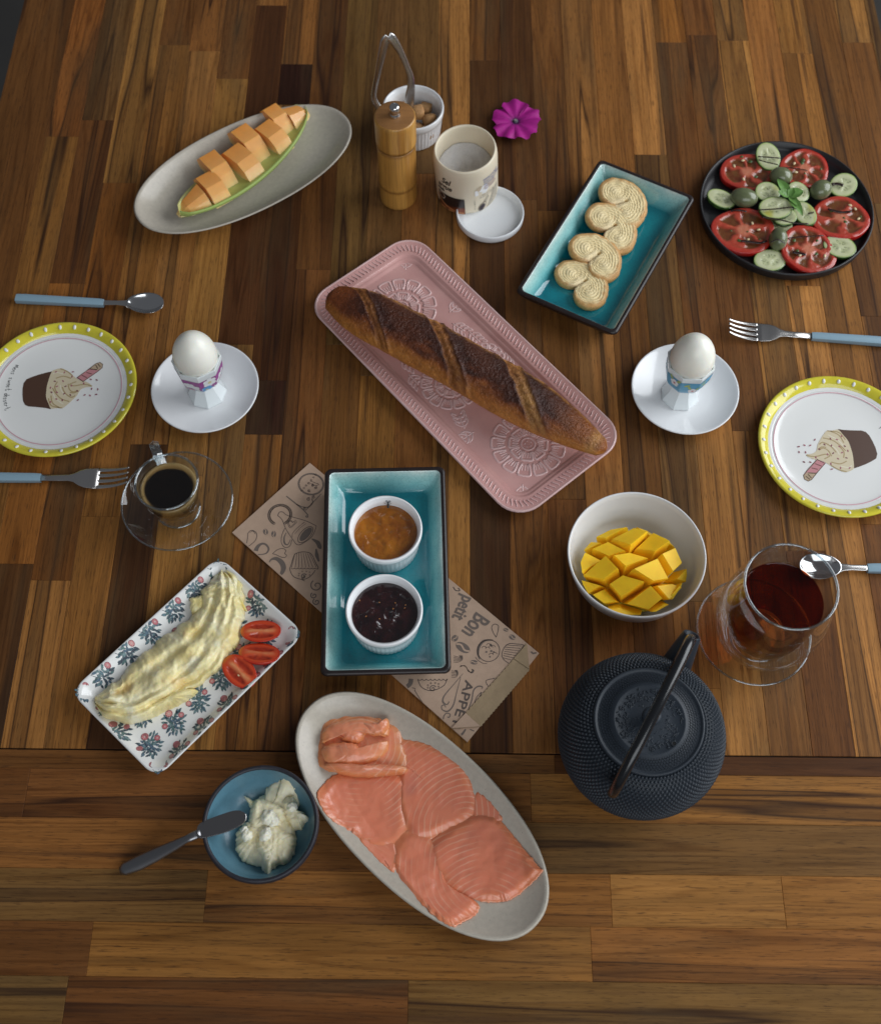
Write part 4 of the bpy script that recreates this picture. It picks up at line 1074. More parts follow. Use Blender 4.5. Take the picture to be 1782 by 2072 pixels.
# ------------------------------------------------------------------ pink embossed tray
def pink_mat(name, c1, c2):
    m, t, out = newmat(name)
    tc = nd(t, 'ShaderNodeTexCoord').outputs['Object']
    n = nd(t, 'ShaderNodeTexNoise', {'Vector': tc, 'Scale': 50.0, 'Detail': 3.0}).outputs['Fac']
    c = ramp(t, n, ((.35, c1), (.7, c2)))
    p = nd(t, 'ShaderNodeBsdfPrincipled', {'Base Color': c, 'Roughness': .22, 'Coat Weight': .35, 'Coat Roughness': .12})
    t.links.new(p.outputs[0], out.inputs[0]); return m
M_PINK = pink_mat('pink_glaze', srgb(206, 156, 151), srgb(214, 166, 160))
M_PINKL = pink_mat('pale_pink_ridge_glaze', srgb(218, 180, 177), srgb(224, 190, 187))
PT = (.0195, .1475); PA = radians(-50.0)
HXP, HYP = .1565, .0682     # long side along local x
pk = thing('embossed_tray', 'long pink ceramic tray with embossed flowers under the baguette', 'tray', (*PT, 0), PA)
def PRg(d, r, z): return rrect(HXP-d, HYP-d, r, z, 8)
MB().add(*loft([PRg(.014, .020, 0), PRg(.011, .021, .0008), PRg(.004, .024, .0055), PRg(.0003, .026, .0092), PRg(0, .0262, .0102), PRg(.0008, .0258, .0112), PRg(.0022, .0250, .0112), PRg(.0040, .0240, .0104), PRg(.0115, .0185, .0088), PRg(.0135, .0172, .0090), PRg(.0147, .0165, .0084), PRg(.0160, .0155, .0066), PRg(.0172, .0150, .0064), PRg(.0186, .0142, .0062), PRg(.0198, .0135, .0046), PRg(.0215, .0125, .0042), PRg(.035, .006, .0040), PRg(.060, .002, .0040)], True, True)).build('dish', M_PINK, pk)
MB().add(*loft([PRg(.0002, .0261, .0099), PRg(-.0004, .0264, .0106), PRg(.0004, .026, .0117), PRg(.0014, .0254, .0117), PRg(.0020, .0251, .0110)], False, False)).build('rim_edge', M_PINKL, pk)
# strokes round the rim
stm = MB()
def perim(d, r, step):
    hx, hy = HXP-d, HYP-d; out = []
    segs = [('l', (hx, -(hy-r)), (hx, hy-r)), ('a', (hx-r, hy-r), 0), ('l', (hx-r, hy), (-(hx-r), hy)), ('a', (-(hx-r), hy-r), 90), ('l', (-hx, hy-r), (-hx, -(hy-r))), ('a', (-(hx-r), -(hy-r)), 180), ('l', (-(hx-r), -hy), (hx-r, -hy)), ('a', (hx-r, -(hy-r)), 270)]
    for s in segs:
        if s[0] == 'l':
            (x0, y0), (x1, y1) = s[1], s[2]; L = hypot(x1-x0, y1-y0); n = round(L/step)
            tx, ty = (x1-x0)/L, (y1-y0)/L
            for i in range(n): q = (i+.5)/n; out.append((x0+(x1-x0)*q, y0+(y1-y0)*q, ty, -tx))
        else:
            n = round(r*pi/2/(step*1.0))
            for i in range(n): a = radians(s[2]+90*(i+.5)/n); out.append((s[1][0]+r*cos(a), s[1][1]+r*sin(a), cos(a), sin(a)))
    return out
for x, y, nx, ny in perim(.0078, .0215, .0044):
    tx, ty = -ny, nx
    pts = [(x+nx*u+tx*v, y+ny*u+ty*v, .0099+.1*u) for u, v in ((.0036, .0010), (.0024, .0012), (0, 0), (-.0022, -.0010), (-.0032, -.0009))]
    stm.add(*tube(catmull(pts, 2, False), .00055, 6, True, .9))
stm.build('rim_strokes', M_PINKL, pk)
zb = .0039
def emb(pts, r=.0010, closed=False, m=4):
    pp = catmull([(x, y, zb) for x, y in pts], m, closed)
    if closed: pp.append(pp[0])
    return tube(pp, r, 8, True, .55)
def big_flower(cx, cy, s=1.0):
    b = MB()
    for (n, r0_, r1, w, off) in ((8, .0085, .0178, .0060, .0), (13, .0215, .0345, .0068, .12)):
        for i in range(n):
            a = off+2*pi*i/n
            def L(u, v): return (cx+s*(u*cos(a)-v*sin(a)), cy+s*(u*sin(a)+v*cos(a)))
            ww = w*.98
            pts = [L(r0_, ww*.45), L((r0_+r1)/2, ww*.8), L(r1*.965, ww*.86), L(r1, ww*.35), L(r1, -ww*.35), L(r1*.965, -ww*.86), L((r0_+r1)/2, -ww*.8), L(r0_, -ww*.45)]
            if max(abs(p[0]) for p in pts) < HXP-.0225 and max(abs(p[1]) for p in pts) < HYP-.0225:
                b.add(*emb(pts, .0013))
                for v in (-.40, 0, .40): b.add(*emb([L(r0_+.0010, v*ww*.7), L((r0_+r1)/2, v*ww*1.05), L(r1*.84, v*ww*1.15)], .00080))
    b.add(*emb([(cx+s*.0065*cos(2*pi*i/14), cy+s*.0065*sin(2*pi*i/14)) for i in range(14)], .0010, True))
    for i in range(5): b.add(*emb([(cx+s*.0030*cos(1.25*i), cy+s*.0030*sin(1.25*i)), (cx+s*.0036*cos(1.25*i+.4), cy+s*.0036*sin(1.25*i+.4))], .0008))
    b.build('embossed_flower', M_PINKL, pk)
def sprig(cx, cy, a, s=1.25):
    b = MB()
    def L(u, v): return (cx+s*(u*cos(a)-v*sin(a)), cy+s*(u*sin(a)+v*cos(a)))
    b.add(*emb([L(0, 0), L(.006, 0), L(.012, 0)], .0009))
    for k in range(3):
        u = .002+k*.0038
        for sg in (1, -1): b.add(*emb([L(u, sg*.0008), L(u+.003, sg*.0042), L(u+.0062, sg*.0048), L(u+.0035, sg*.0018)], .00095))
    b.build('embossed_leaves', M_PINKL, pk)
big_flower(.100, -.004, .98); big_flower(-.095, .004, .98); big_flower(.004, -.0165, .80); big_flower(.004, .028, .5)
for q in ((.128, -.036, -.7), (.128, .034, .8), (-.128, .036, 2.4), (-.128, -.036, -2.4), (-.048, .030, .2), (-.030, .036, 0), (.052, .034, 3.0), (.030, .040, 3.1), (-.048, -.036, .3), (.050, -.038, 2.8), (.058, -.034, -1.6), (-.030, -.040, 0), (-.060, .036, 1.7)): sprig(*q)

# ------------------------------------------------------------------ baguette
def crust_mat():
    m, t, out = newmat('baguette_crust')
    tc = nd(t, 'ShaderNodeTexCoord').outputs['Object']
    vc = nd(t, 'ShaderNodeVertexColor', layer_name='Col').outputs['Color']
    n = nd(t, 'ShaderNodeTexNoise', {'Vector': tc, 'Scale': 160.0, 'Detail': 6.0, 'Roughness': .7}).outputs['Fac']
    c = mixc(t, 1.0, vc, ramp(t, n, ((.3, (.72, .68, .65)), (.7, (1.28, 1.26, 1.2)))), 'MULTIPLY')
    v = nd(t, 'ShaderNodeTexVoronoi', {'Vector': tc, 'Scale': 700.0}).outputs['Distance']
    sp_ = nd(t, 'ShaderNodeTexNoise', {'Vector': tc, 'Scale': 220.0}).outputs['Fac']
    c = mixc(t, mixc(t, ramp(t, sp_, ((.5, (0, 0, 0)), (.65, (1, 1, 1)))), (0, 0, 0), ramp(t, v, ((.08, (.35, .35, .35)), (.16, (0, 0, 0))))), c, (.55, .30, .12))
    n2 = nd(t, 'ShaderNodeTexNoise', {'Vector': tc, 'Scale': 420.0, 'Detail': 4.0}).outputs['Fac']
    b = nd(t, 'ShaderNodeBump', {'Height': n2, 'Strength': .7, 'Distance': .0020})
    b2 = nd(t, 'ShaderNodeBump', {'Height': n, 'Strength': .5, 'Distance': .004, 'Normal': b.outputs[0]})
    p = nd(t, 'ShaderNodeBsdfPrincipled', {'Base Color': c, 'Roughness': .34, 'Specular IOR Level': .42, 'Normal': b2.outputs[0]})
    t.links.new(p.outputs[0], out.inputs[0]); return m
A = P(663, 592, .030); B = P(1226, 912, .026)
ba = atan2(B.y-A.y, B.x-A.x); BL = hypot(B.x-A.x, B.y-A.y)
NS, NT = 420, 150
V = []; F = []; C = []
def brad(s):
    e = min(s/.20, 1); f = min((1-s)/.34, 1)
    return .0256*(.40+.60*sin(e*pi/2)**.8)*(.28+.72*sin(f*pi/2)**.9)*(min(1, s/.022)**.45 if s < .022 else 1)*(min(1, (1-s)/.018)**.45 if s > .982 else 1)
slashes = [(.155, .85, .024), (.430, 1.0, .031), (.705, 1.0, .034)]
for i in range(NS+1):
    s = i/NS; r = brad(s)
    for j in range(NT):
        th = 2*pi*j/NT
        q = -cos(th); z = sin(th)
        wob = .018*fbm(s*11, q*2.2, 3, 1.0, 3)
        big = 1+.035*fbm(s*6, q*1.2, z*1.2, 1.4, 3)+.034*fbm(s*36, q*5, z*5, 1.0, 4)
        top = sstep(-.15, .35, z)
        sl = 0; lip = 0; hot = 0; ear = 0
        for s0, st, wd in slashes:
            d = (s+wob-(s0-.105*q))/wd          # <0 near the first end, >0 towards the far end
            inside = sstep(-1.05, -.80, d)*sstep(1.10, .55, d)*top*st
            sl = max(sl, inside)
            ear += .105*exp(-((d-1.05)/.26)**2)*top*st*(1 if d < 1.05 else 1)+.060*exp(-((d+1.12)/.24)**2)*top*st
            ear -= .075*exp(-((d+.62)/.42)**2)*top*st
            ear += .035*exp(-((d-.1)/.35)**2)*top*st
            lip = max(lip, exp(-((d-1.12)/.30)**2), exp(-((d+1.10)/.22)**2))
            hot = max(hot, exp(-((d-1.9)/1.3)**2)+.8*exp(-((d+1.9)/1.2)**2))
        far = sstep(.55, .90, q)*sstep(-.3, .3, z)
        big += ear*(.62+.5*nz(s*30, q*4, 7, 1))+.040*far*fbm(s*55, q*3, 9, 1.0, 3)
        V.append((s*BL, q*r*big+.004*sin(s*pi), z*r*big*(.86 if z > 0 else .50)))
        n1 = fbm(s*9, q*2, 0, 1.3, 4); n2 = fbm(s*30, q*6, 4, 1.2, 3)
        # baking: pale underside, golden flank, amber shoulder, near-black crown
        lev = z*.75+.30*q*sstep(-.3, .5, z)+.34*n1
        c = mix((.58, .33, .115), (.50, .205, .044), sstep(-.75, -.25, z))
        c = mix(c, (.37, .125, .024), sstep(-.15, .20, lev))
        c = mix(c, (.19, .046, .010), sstep(.10, .42, lev))
        crown = sstep(.20, .62, lev+.20*n2)*(.80+.20*min(1, hot))*sstep(.95, .80, s)*sstep(.04, .14, s)
        c = mix(c, (.036, .010, .0062), .95*crown)
        c = mix(c, (.22, .058, .013), .55*sstep(.12, .02, s))
        slc = mix((.165, .050, .012), (.34, .135, .034), .5+1.1*n2)
        slc = mix(slc, (.48, .26, .08), sstep(.60, .74, s)*.75*(.6+.6*n2))
        c = mix(c, slc, .92*sl)
        c = mix(c, (.045, .012, .007), .60*lip*(1-.8*sl)*sstep(.25, .7, z)*sstep(.95, .78, s))
        c = mix(c, (.58, .27, .065), .70*far*sstep(-.1, .35, n2+.25))
        c = mix(c, (.42, .165, .036), .45*sstep(.80, .97, s)*(.7+.5*n1)); c = mix(c, (.58, .33, .11), .5*sstep(.93, .97, s+.02*n2)*sstep(.99, .955, s))
        C.append(c)
for i in range(NS):
    for j in range(NT):
        k = (j+1) % NT; F.append((i*NT+j, i*NT+k, (i+1)*NT+k, (i+1)*NT+j))
F.append(tuple(range(NT))); F.append(tuple(NS*NT+j for j in range(NT)))
o = MB().add(V, F, C).build('baguette', crust_mat(), None, loc=(A.x, A.y, .0255)); o.rotation_euler = (0, radians(.0), ba)
tag(o, 'dark crusted baguette with three slashes on the pink tray', 'bread')

# ------------------------------------------------------------------ paper bag napkin
bagp = [P(627, 937, .001), P(1090, 1322, .001), P(945, 1502, .001), P(470, 1078, .001)]
bc = sum((p for p in bagp), Vector())/4
bag = thing('paper_bag', 'flat brown printed paper bag under the teal jam tray', 'paper bag', (bc.x, bc.y, 0))
M_PAPER = pbr('kraft_paper', srgb(186, 158, 136), .8, var=(120, .06), bump=((90, .12, .002), (900, .2, .0004)))
M_PAPER2 = pbr('kraft_paper_reverse', srgb(160, 138, 108), .8, var=(60, .10), bump=((160, .35, .002), (900, .2, .0004)))
def loc(p): return (p.x-bc.x, p.y-bc.y)
V, F = slab([loc(p) for p in bagp], .0001, .0016, .0002)
MB().add(V, F).build('sheet', M_PAPER, bag, smooth=False)
cR = crop(1400, 2000, 550/1753); cL = crop(830, 1630, 370/1474)
def R_(*pts): return [loc(cR(x, y, .002)) for x, y in pts]
def L_f(*pts): return [loc(cL(x, y, .002)) for x, y in pts]
def zig(a, b, n, amp):
    out = []
    for i in range(n):
        t = i/n; dx, dy = b[0]-a[0], b[1]-a[1]; L = hypot(dx, dy)
        o_ = amp*(1 if i % 2 else 0); out.append((a[0]+dx*t-dy/L*o_, a[1]+dy*t+dx/L*o_))
    return out
fa, fb, fc, fd, fe, ff = R_((1490, 905), (1520, 1195), (965, 1840), (640, 1862), (800, 1690), (1340, 1080))
V, F = slab(zig(fa, fb, 8, 0)+zig(fb, fc, 40, .0006)+zig(fc, fd, 8, 0)+zig(fd, fa, 50, -.0006), .0016, .0026, .0001)
MB().add(V, F).build('folded_flap', M_PAPER2, bag, smooth=False)
V, F = slab(R_((1490, 905), (1520, 1195), (1345, 1075)), .0026, .0032, .0001); MB().add(V, F).build('fold_corner', M_PAPER2, bag, smooth=False)
V, F = slab(R_((640, 1862), (965, 1840), (800, 1690)), .0026, .0032, .0001); MB().add(V, F).build('fold_corner', M_PAPER, bag, smooth=False)
bagl = [loc(p) for p in bagp]
def in_bag(x, y):
    s_ = [(bagl[(i+1) % 4][0]-bagl[i][0])*(y-bagl[i][1])-(bagl[(i+1) % 4][1]-bagl[i][1])*(x-bagl[i][0]) for i in range(4)]
    return all(v < -2e-5 for v in s_) or all(v > 2e-5 for v in s_)
ik = Ink(); K = (.105, .080, .068); K2 = (.16, .125, .105); W1 = .00042
def bean(ctr, rx, ry, rot, conv):
    c0 = conv(ctr)[0]
    ik.fill(blob2(c0, rx, ry, rot, 18), K2); ik.lift += .00005
    pts = [(c0[0]+u*cos(rot)-v*sin(rot), c0[1]+u*sin(rot)+v*cos(rot)) for u, v in ((-rx*.95, -ry*.15), (-rx*.4, ry*.28), (rx*.35, -ry*.28), (rx*.95, ry*.1))]
    ik.line(pts, rx*.22, srgb(186, 158, 136), smooth=4); ik.lift -= .00005
def spiral(c, r, turns, a0, sgn=1, n=26):
    return [(c[0]+r*(1-i/n*.85)*cos(a0+sgn*2*pi*turns*i/n), c[1]+r*(1-i/n*.85)*sin(a0+sgn*2*pi*turns*i/n)) for i in range(n+1)]
ik.lift = 0
# left half
ctr = L_f((1090, 345))[0]
ik.line(blob2(ctr, .0118, .0108, -.5, 40), W1*2.2, K2, closed=True); ik.line(blob2(ctr, .0109, .0099, -.5, 40), W1, K, closed=True)
for k in range(7):
    p = L_f((960+k*32, 440-k*38))[0]; ik.line(spiral(p, .0011, 1.2, k), W1*.8, K)
    p = L_f((1060+(k % 3)*50, 330+(k*37) % 120))[0]; ik.line(spiral(p, .0014, 1.3, k*2, -1), W1*.8, K)
ik.line(L_f((1080, 300), (1130, 320), (1200, 350), (1150, 365), (1090, 340)), W1, K, smooth=4)
ik.line(L_f((740, 515), (860, 610), (980, 710), (1050, 790)), W1*2.4, K2, smooth=4)
ik.line(L_f((1010, 720), (1120, 600), (1235, 480)), W1*1.6, K2)
ik.line(L_f((880, 630), (960, 665), (1050, 670), (1110, 610), (1100, 550)), W1*2, K2, smooth=5)
for p, r in (((1055, 560), 30), ((1125, 530), 28), ((1000, 690), 24)): ik.line(spiral(L_f(p)[0], r*.143e-3*.42, 1.4, 1), W1*1.3, K)
bean((1030, 805), .0017, .0011, -.5, L_f)
c0 = L_f((650, 780))[0]
pts = []
for i in range(46):
    a = -1.0+i/45*5.2
    pts.append((c0[0]+.0098*cos(a), c0[1]+.0098*sin(a)))
for i, p in enumerate(pts): ik.line(blob2(p, .0011, .0011, 0, 10), W1, K, closed=True)
ik.line([(c0[0]+.0088*cos(-1.0+i/30*5.2), c0[1]+.0088*sin(-1.0+i/30*5.2)) for i in range(31)], W1, K)
# cup
ik.line(L_f((620, 790), (640, 745), (690, 740), (760, 790), (1000, 860), (1130, 920), (1160, 950), (1100, 1090), (960, 1190), (890, 1200), (840, 1140), (740, 990), (680, 850), (620, 790)), W1*1.3, K, smooth=4)
ik.line(blob2(L_f((1010, 1060))[0], .0092, .0046, .95, 30), W1*1.4, K, closed=True)
ik.fill(blob2(L_f((1015, 1055))[0], .0078, .0034, .95, 26), K2)
ik.line(L_f((1000, 880), (900, 960), (830, 1040), (825, 1100)), W1, K, smooth=4); ik.line(L_f((1020, 900), (930, 970), (860, 1050)), W1*.7, K, smooth=4)
ik.line(L_f((720, 970), (680, 1060), (670, 1170), (720, 1240), (790, 1220), (820, 1130)), W1*1.3, K, smooth=5); ik.line(L_f((740, 1030), (710, 1100), (715, 1180), (760, 1200), (800, 1130)), [W1, W1*3, W1*4, W1*2, W1], K2, smooth=5)
for sc_ in (1, .68):
    h0 = L_f((815, 905))[0]
    ik.line([(h0[0]+.0042*sc_*u, h0[1]+.0042*sc_*v) for u, v in ((-.9, .6), (-.1, .75), (.25, .35), (.75, .75), (1.0, .3), (.3, -.55), (-.25, -1.0), (-.7, -.3))], W1, K, closed=True, smooth=4)
bean((448, 1020), .0032, .0021, 1.9, L_f); bean((562, 1052), .0032, .0021, 1.7, L_f)
ik.line(L_f((165, 1250), (190, 1130), (205, 1030), (260, 1000), (320, 1040), (310, 1130), (240, 1200), (165, 1250)), W1*1.4, K, smooth=5); ik.line(L_f((225, 1030), (270, 1010), (305, 1050)), W1, K, smooth=4)
ik.line(L_f((265, 1335), (380, 1340), (460, 1320), (490, 1260), (450, 1200), (390, 1190), (330, 1240), (300, 1340), (320, 1395)), [W1*2, W1*2, W1*3, W1*4, W1*4, W1*5, W1*8, W1*11, W1*11], K2, smooth=6)
ik.line(L_f((545, 1330), (620, 1270), (700, 1258), (735, 1290), (715, 1325), (745, 1350), (720, 1382), (660, 1375), (600, 1345), (545, 1330)), W1*1.3, K, smooth=4)
ik.line(L_f((500, 1450), (530, 1410), (600, 1400), (670, 1450), (700, 1530), (670, 1610), (610, 1645)), [W1*2, W1*4, W1*8, W1*11, W1*11, W1*7, W1*2], K2, smooth=6)
ik.fill(blob2(L_f((490, 1535))[0], .0032, .0028, .3, 16), K2)
ik.line(L_f((735, 1640), (712, 1700), (740, 1695), (800, 1800), (775, 1815), (840, 1810), (815, 1800), (745, 1680)), W1*1.3, K)
ik.line(L_f((840, 1380), (870, 1330), (960, 1305), (1060, 1315), (1110, 1360), (1160, 1470), (1190, 1520), (1180, 1550)), W1*1.5, K, smooth=4); ik.line(L_f((840, 1380), (805, 1500), (790, 1550), (830, 1640), (900, 1680), (1000, 1690), (1090, 1640), (1150, 1560)), W1*1.5, K, smooth=4)
for k in range(8): ik.line(L_f((860+k*30, 1330-12*sin(k/7*pi)), (815+k*50, 1525)), W1, K)
for k in range(8):
    p = L_f((830+k*48, 1530))[0]; ik.line([(p[0]+.0014*cos(a), p[1]-.0010*sin(a)) for a in (0, .6, 1.2, 1.8, 2.5, 3.1)], W1*1.2, K)
for x, y in ((920, 1610), (965, 1580), (1025, 1580), (1070, 1590), (915, 1640), (1070, 1630)): ik.line(blob2(L_f((x, y))[0], .0005, .0005, 0, 8), W1*.8, K, closed=True)
ik.line(spiral(L_f((985, 1650))[0], .0026, 1.4, .5), W1*2.2, K2); ik.line(L_f((1005, 1640), (960, 1690), (1000, 1715)), W1*1.6, K, smooth=4)
for p, r in (((1170, 1780), 95), ((1130, 1920), 50), ((1165, 2010), 55)): ik.line(spiral(L_f(p)[0], r*.0000600, 1.3, 2.2), W1*2.4, K2)
ik.line(L_f((1100, 1120), (1180, 1170), (1210, 1230), (1230, 1260)), [W1*2, W1*9, W1*9, W1*3], K2, smooth=5); ik.line(L_f((1160, 1260), (1170, 1350), (1200, 1440)), [W1*2, W1*8, W1*3], K2, smooth=5)
ik.line(L_f((935, 1965), (1030, 1860)), [W1*6, W1*1.5], K2); ik.line(L_f((970, 2000), (1010, 1950)), W1*5, K2); ik.fill(blob2(L_f((1040, 2000))[0], .0034, .0022, .9, 14), K2)
# right half
def word(s, px, px2, hpx, bold=.00025, shear=0, xs=1.0, col=K2):
    a, b = R_(px, px2); an = atan2(b[1]-a[1], b[0]-a[0]); Lw = hypot(b[0]-a[0], b[1]-a[1])
    V, F = text2d(s, 1.0, shear, bold*0, 1.0)
    mx = max(v[0] for v in V)-min(v[0] for v in V); my = .70; x0 = min(v[0] for v in V)
    kx = Lw/mx; ky = hpx*.0000792/my
    ik.raw([(a[0]+(x-x0)*kx*cos(an)-y*ky*sin(an), a[1]+(x-x0)*kx*sin(an)+y*ky*cos(an)) for x, y in V], F, col)
    if bold:
        ik.lift += .00002
        for dx, dy in ((bold, 0), (0, bold), (-bold*.7, -bold*.7)):
            ik.lift += .00002
            ik.raw([(a[0]+dx+(x-x0)*kx*cos(an)-y*ky*sin(an), a[1]+dy+(x-x0)*kx*sin(an)+y*ky*cos(an)) for x, y in V], F, col)
        ik.lift -= .00008
word('Bon', (918, 545), (755, 755), 190, .0004)
word('petit', (770, 350), (645, 600), 150, .0004)
bean((770, 945), .0068, .0040, -.6, R_); bean((895, 1112), .0032, .0020, -.1, R_); bean((1255, 745), .0024, .0016, -.3, R_); bean((1327, 828), .0030, .0022, -.5, R_); bean((680, 840), .0032, .0026, 1.0, R_)
ik.line(R_((1145, 828), (1110, 770), (1095, 710), (1130, 680), (1170, 700), (1165, 760), (1145, 828)), W1*1.4, K, smooth=5)
ik.line(blob2(R_((1060, 980))[0], .0093, .0098, -.4, 34), W1*1.5, K, closed=True); ik.line(R_((1110, 860), (1010, 870), (950, 940), (940, 1020), (960, 1080)), [W1*2, W1*5, W1*6, W1*4, W1*2], K2, smooth=5)
ik.line(R_((910, 1050), (940, 1090), (1000, 1125), (1040, 1125)), W1*1.2, K, smooth=4)
for x, y, r in ((1035, 995, .0009), (1085, 915, .0010), (1090, 985, .0010), (1118, 995, .0008), (1075, 1050, .0008)): ik.fill(blob2(R_((x, y))[0], r, r, 0, 10), K2)
for x, y in ((1010, 950), (1050, 960), (1060, 920), (1110, 940), (1085, 945), (1090, 1030), (1130, 1020)): ik.line([(p[0], p[1]) for p in blob2(R_((x, y))[0], .0018, .0016, 0, 12)[:7]], W1*1.1, K)
ik.line(R_((1290, 1125), (1230, 1080), (1210, 1020), (1240, 940), (1300, 900), (1370, 905), (1450, 915), (1440, 960)), W1*1.5, K, smooth=4)
for k in range(7): ik.line(R_((1222+k*5, 1060-k*24), (1330+k*18, 1090-k*27)), W1*1.1, K)
for k in range(4): ik.line(R_((735+k*3, 1165-k*6), (790+k*5, 1150+k*4), (830, 1200+k*4), (870-k*3, 1235-k*4), (895-k*6, 1205), (870, 1190)), W1, K, smooth=5)
for k in range(5): ik.line(R_((665, 1110-k*18), (720, 1110-k*14), (765-k*6, 1080-k*6), (760-k*8, 1035)), W1, K, smooth=5)
for k in range(5): ik.line(R_((640, 1280-k*18), (690, 1280-k*16), (715-k*6, 1240-k*6), (705-k*7, 1200)), W1, K, smooth=5)
# cupcake half hidden by the tray
for k in range(7):
    p = R_((285+k*48, 1300))[0]; ik.line([(p[0]+.0017*cos(a), p[1]-.0013*sin(a)) for a in (0, .6, 1.2, 1.8, 2.5, 3.1)], W1*1.3, K)
ik.line(R_((260, 1310), (300, 1390), (380, 1430), (470, 1420), (560, 1370), (590, 1300)), W1*1.5, K, smooth=4)
for x, y in ((375, 1372), (408, 1350), (458, 1346), (495, 1356), (375, 1400), (495, 1388)): ik.line(blob2(R_((x, y))[0], .0006, .0006, 0, 8), W1*.9, K, closed=True)
ik.line(spiral(R_((430, 1410))[0], .0030, 1.4, .5), W1*2, K2)
ik.line(R_((10, 1320), (40, 1370), (110, 1395), (170, 1360), (185, 1300)), [W1*3, W1*5, W1*8, W1*9, W1*9], K2, smooth=5)
ik.line(R_((195, 1400), (165, 1465), (200, 1455), (265, 1540), (240, 1555), (315, 1560), (290, 1535), (225, 1430), (235, 1410), (195, 1400)), W1*1.4, K)
ik.line(R_((770, 1240), (660, 1370), (560, 1490), (545, 1560), (590, 1590), (615, 1555)), [W1, W1*1.5, W1*2.4, W1*3.6, W1*2, W1*2], K2, smooth=6)
ik.line(R_((745, 1280), (700, 1450), (660, 1600), (600, 1665), (540, 1650), (530, 1610), (560, 1595), (578, 1625)), [W1, W1*1.6, W1*2.6, W1*3, W1*2, W1*2, W1*2, W1], K2, smooth=6)
ik.line(R_((560, 1820), (550, 1740), (580, 1690), (625, 1700), (615, 1735), (595, 1730)), W1*2, K2, smooth=5)
word('APPET', (800, 1310), (640, 1830), 95, .00022, 0, 1.0, K)
ik.line(R_((830, 1650), (870, 1540), (890, 1430), (940, 1385), (990, 1390), (980, 1415)), [W1*1.5, W1*2.5, W1*2.5, W1*3, W1*2, W1], K2, smooth=5)
ik.line(R_((905, 1560), (930, 1500), (980, 1450), (960, 1500), (985, 1490)), W1*1.4, K, smooth=4)
ik.line(R_((1060, 1390), (1030, 1320), (1130, 1295)), W1*1.4, K, smooth=4)
ik.line(R_((390, 1650), (480, 1580)), [W1*6, W1*1.5], K2); ik.line(R_((420, 1670), (455, 1635)), W1*4, K2); ik.line(R_((440, 1690), (480, 1640)), W1*4, K2); ik.fill(blob2(R_((487, 1705))[0], .0030, .0020, .9, 14), K2)
ik.line(R_((690, 1890), (750, 1930), (800, 1870)), [W1*2, W1*5, W1*3], K2, smooth=4); ik.line(R_((850, 1870), (900, 1890), (940, 1880)), W1*2, K2, smooth=4)
ik.line(R_((660, 260), (690, 300), (735, 300), (715, 270)), W1*2, K, smooth=4); ik.line(R_((1540, 990), (1560, 1010), (1600, 1005)), W1*3, K2, smooth=4)
pm_ = ik.build('printed_motifs', M_INK, bag, lambda x, y, l: (x, y, .00175+l), in_bag); stuff(pm_)

# ------------------------------------------------------------------ patterned plate with omelette
OP = (-.2097, -.1465); OA = radians(-132.3)   # local x = long side
HXO, HYO = .0832, .0535
op = thing('rectangular_plate', 'white rectangular plate printed with small floral sprigs under the omelette', 'plate', (*OP, 0), OA)
def OR(d, r, z): return rrect(HXO-d, HYO-d, r, z, 8)
MB().add(*loft([OR(.016, .008, 0), OR(.013, .009, .0006), OR(.004, .012, .0085), OR(.0004, .0130, .0118), OR(0, .0132, .0126), OR(.0006, .0130, .0133), OR(.0016, .0126, .0131), OR(.0036, .0115, .0118), OR(.0085, .0095, .0065), OR(.0125, .0085, .0044), OR(.018, .006, .0040), OR(.040, .003, .0040)], True, True)).build('dish', M_PLATE, op)
def oz(x, y):
    d = min(HXO-abs(x), HYO-abs(y))
    if abs(x) > HXO-.013 and abs(y) > HYO-.013:
        d = .013-hypot(abs(x)-(HXO-.013), abs(y)-(HYO-.013))
    for (a, za), (b, zb_) in zip([(-1, .0128), (.0016, .0131), (.0036, .0118), (.0085, .0065), (.0125, .0044), (.018, .0040)], [(.0016, .0131), (.0036, .0118), (.0085, .0065), (.0125, .0044), (.018, .0040), (9, .0040)]):
        if a <= d <= b: return za+(zb_-za)*(d-a)/(b-a)
    return .004
LEAF = [(.16, .27, .31), (.13, .21, .28), (.22, .33, .34), (.13, .23, .22)]; DK = (.050, .070, .095); PKF = [(.62, .24, .25), (.54, .18, .20), (.66, .32, .31)]
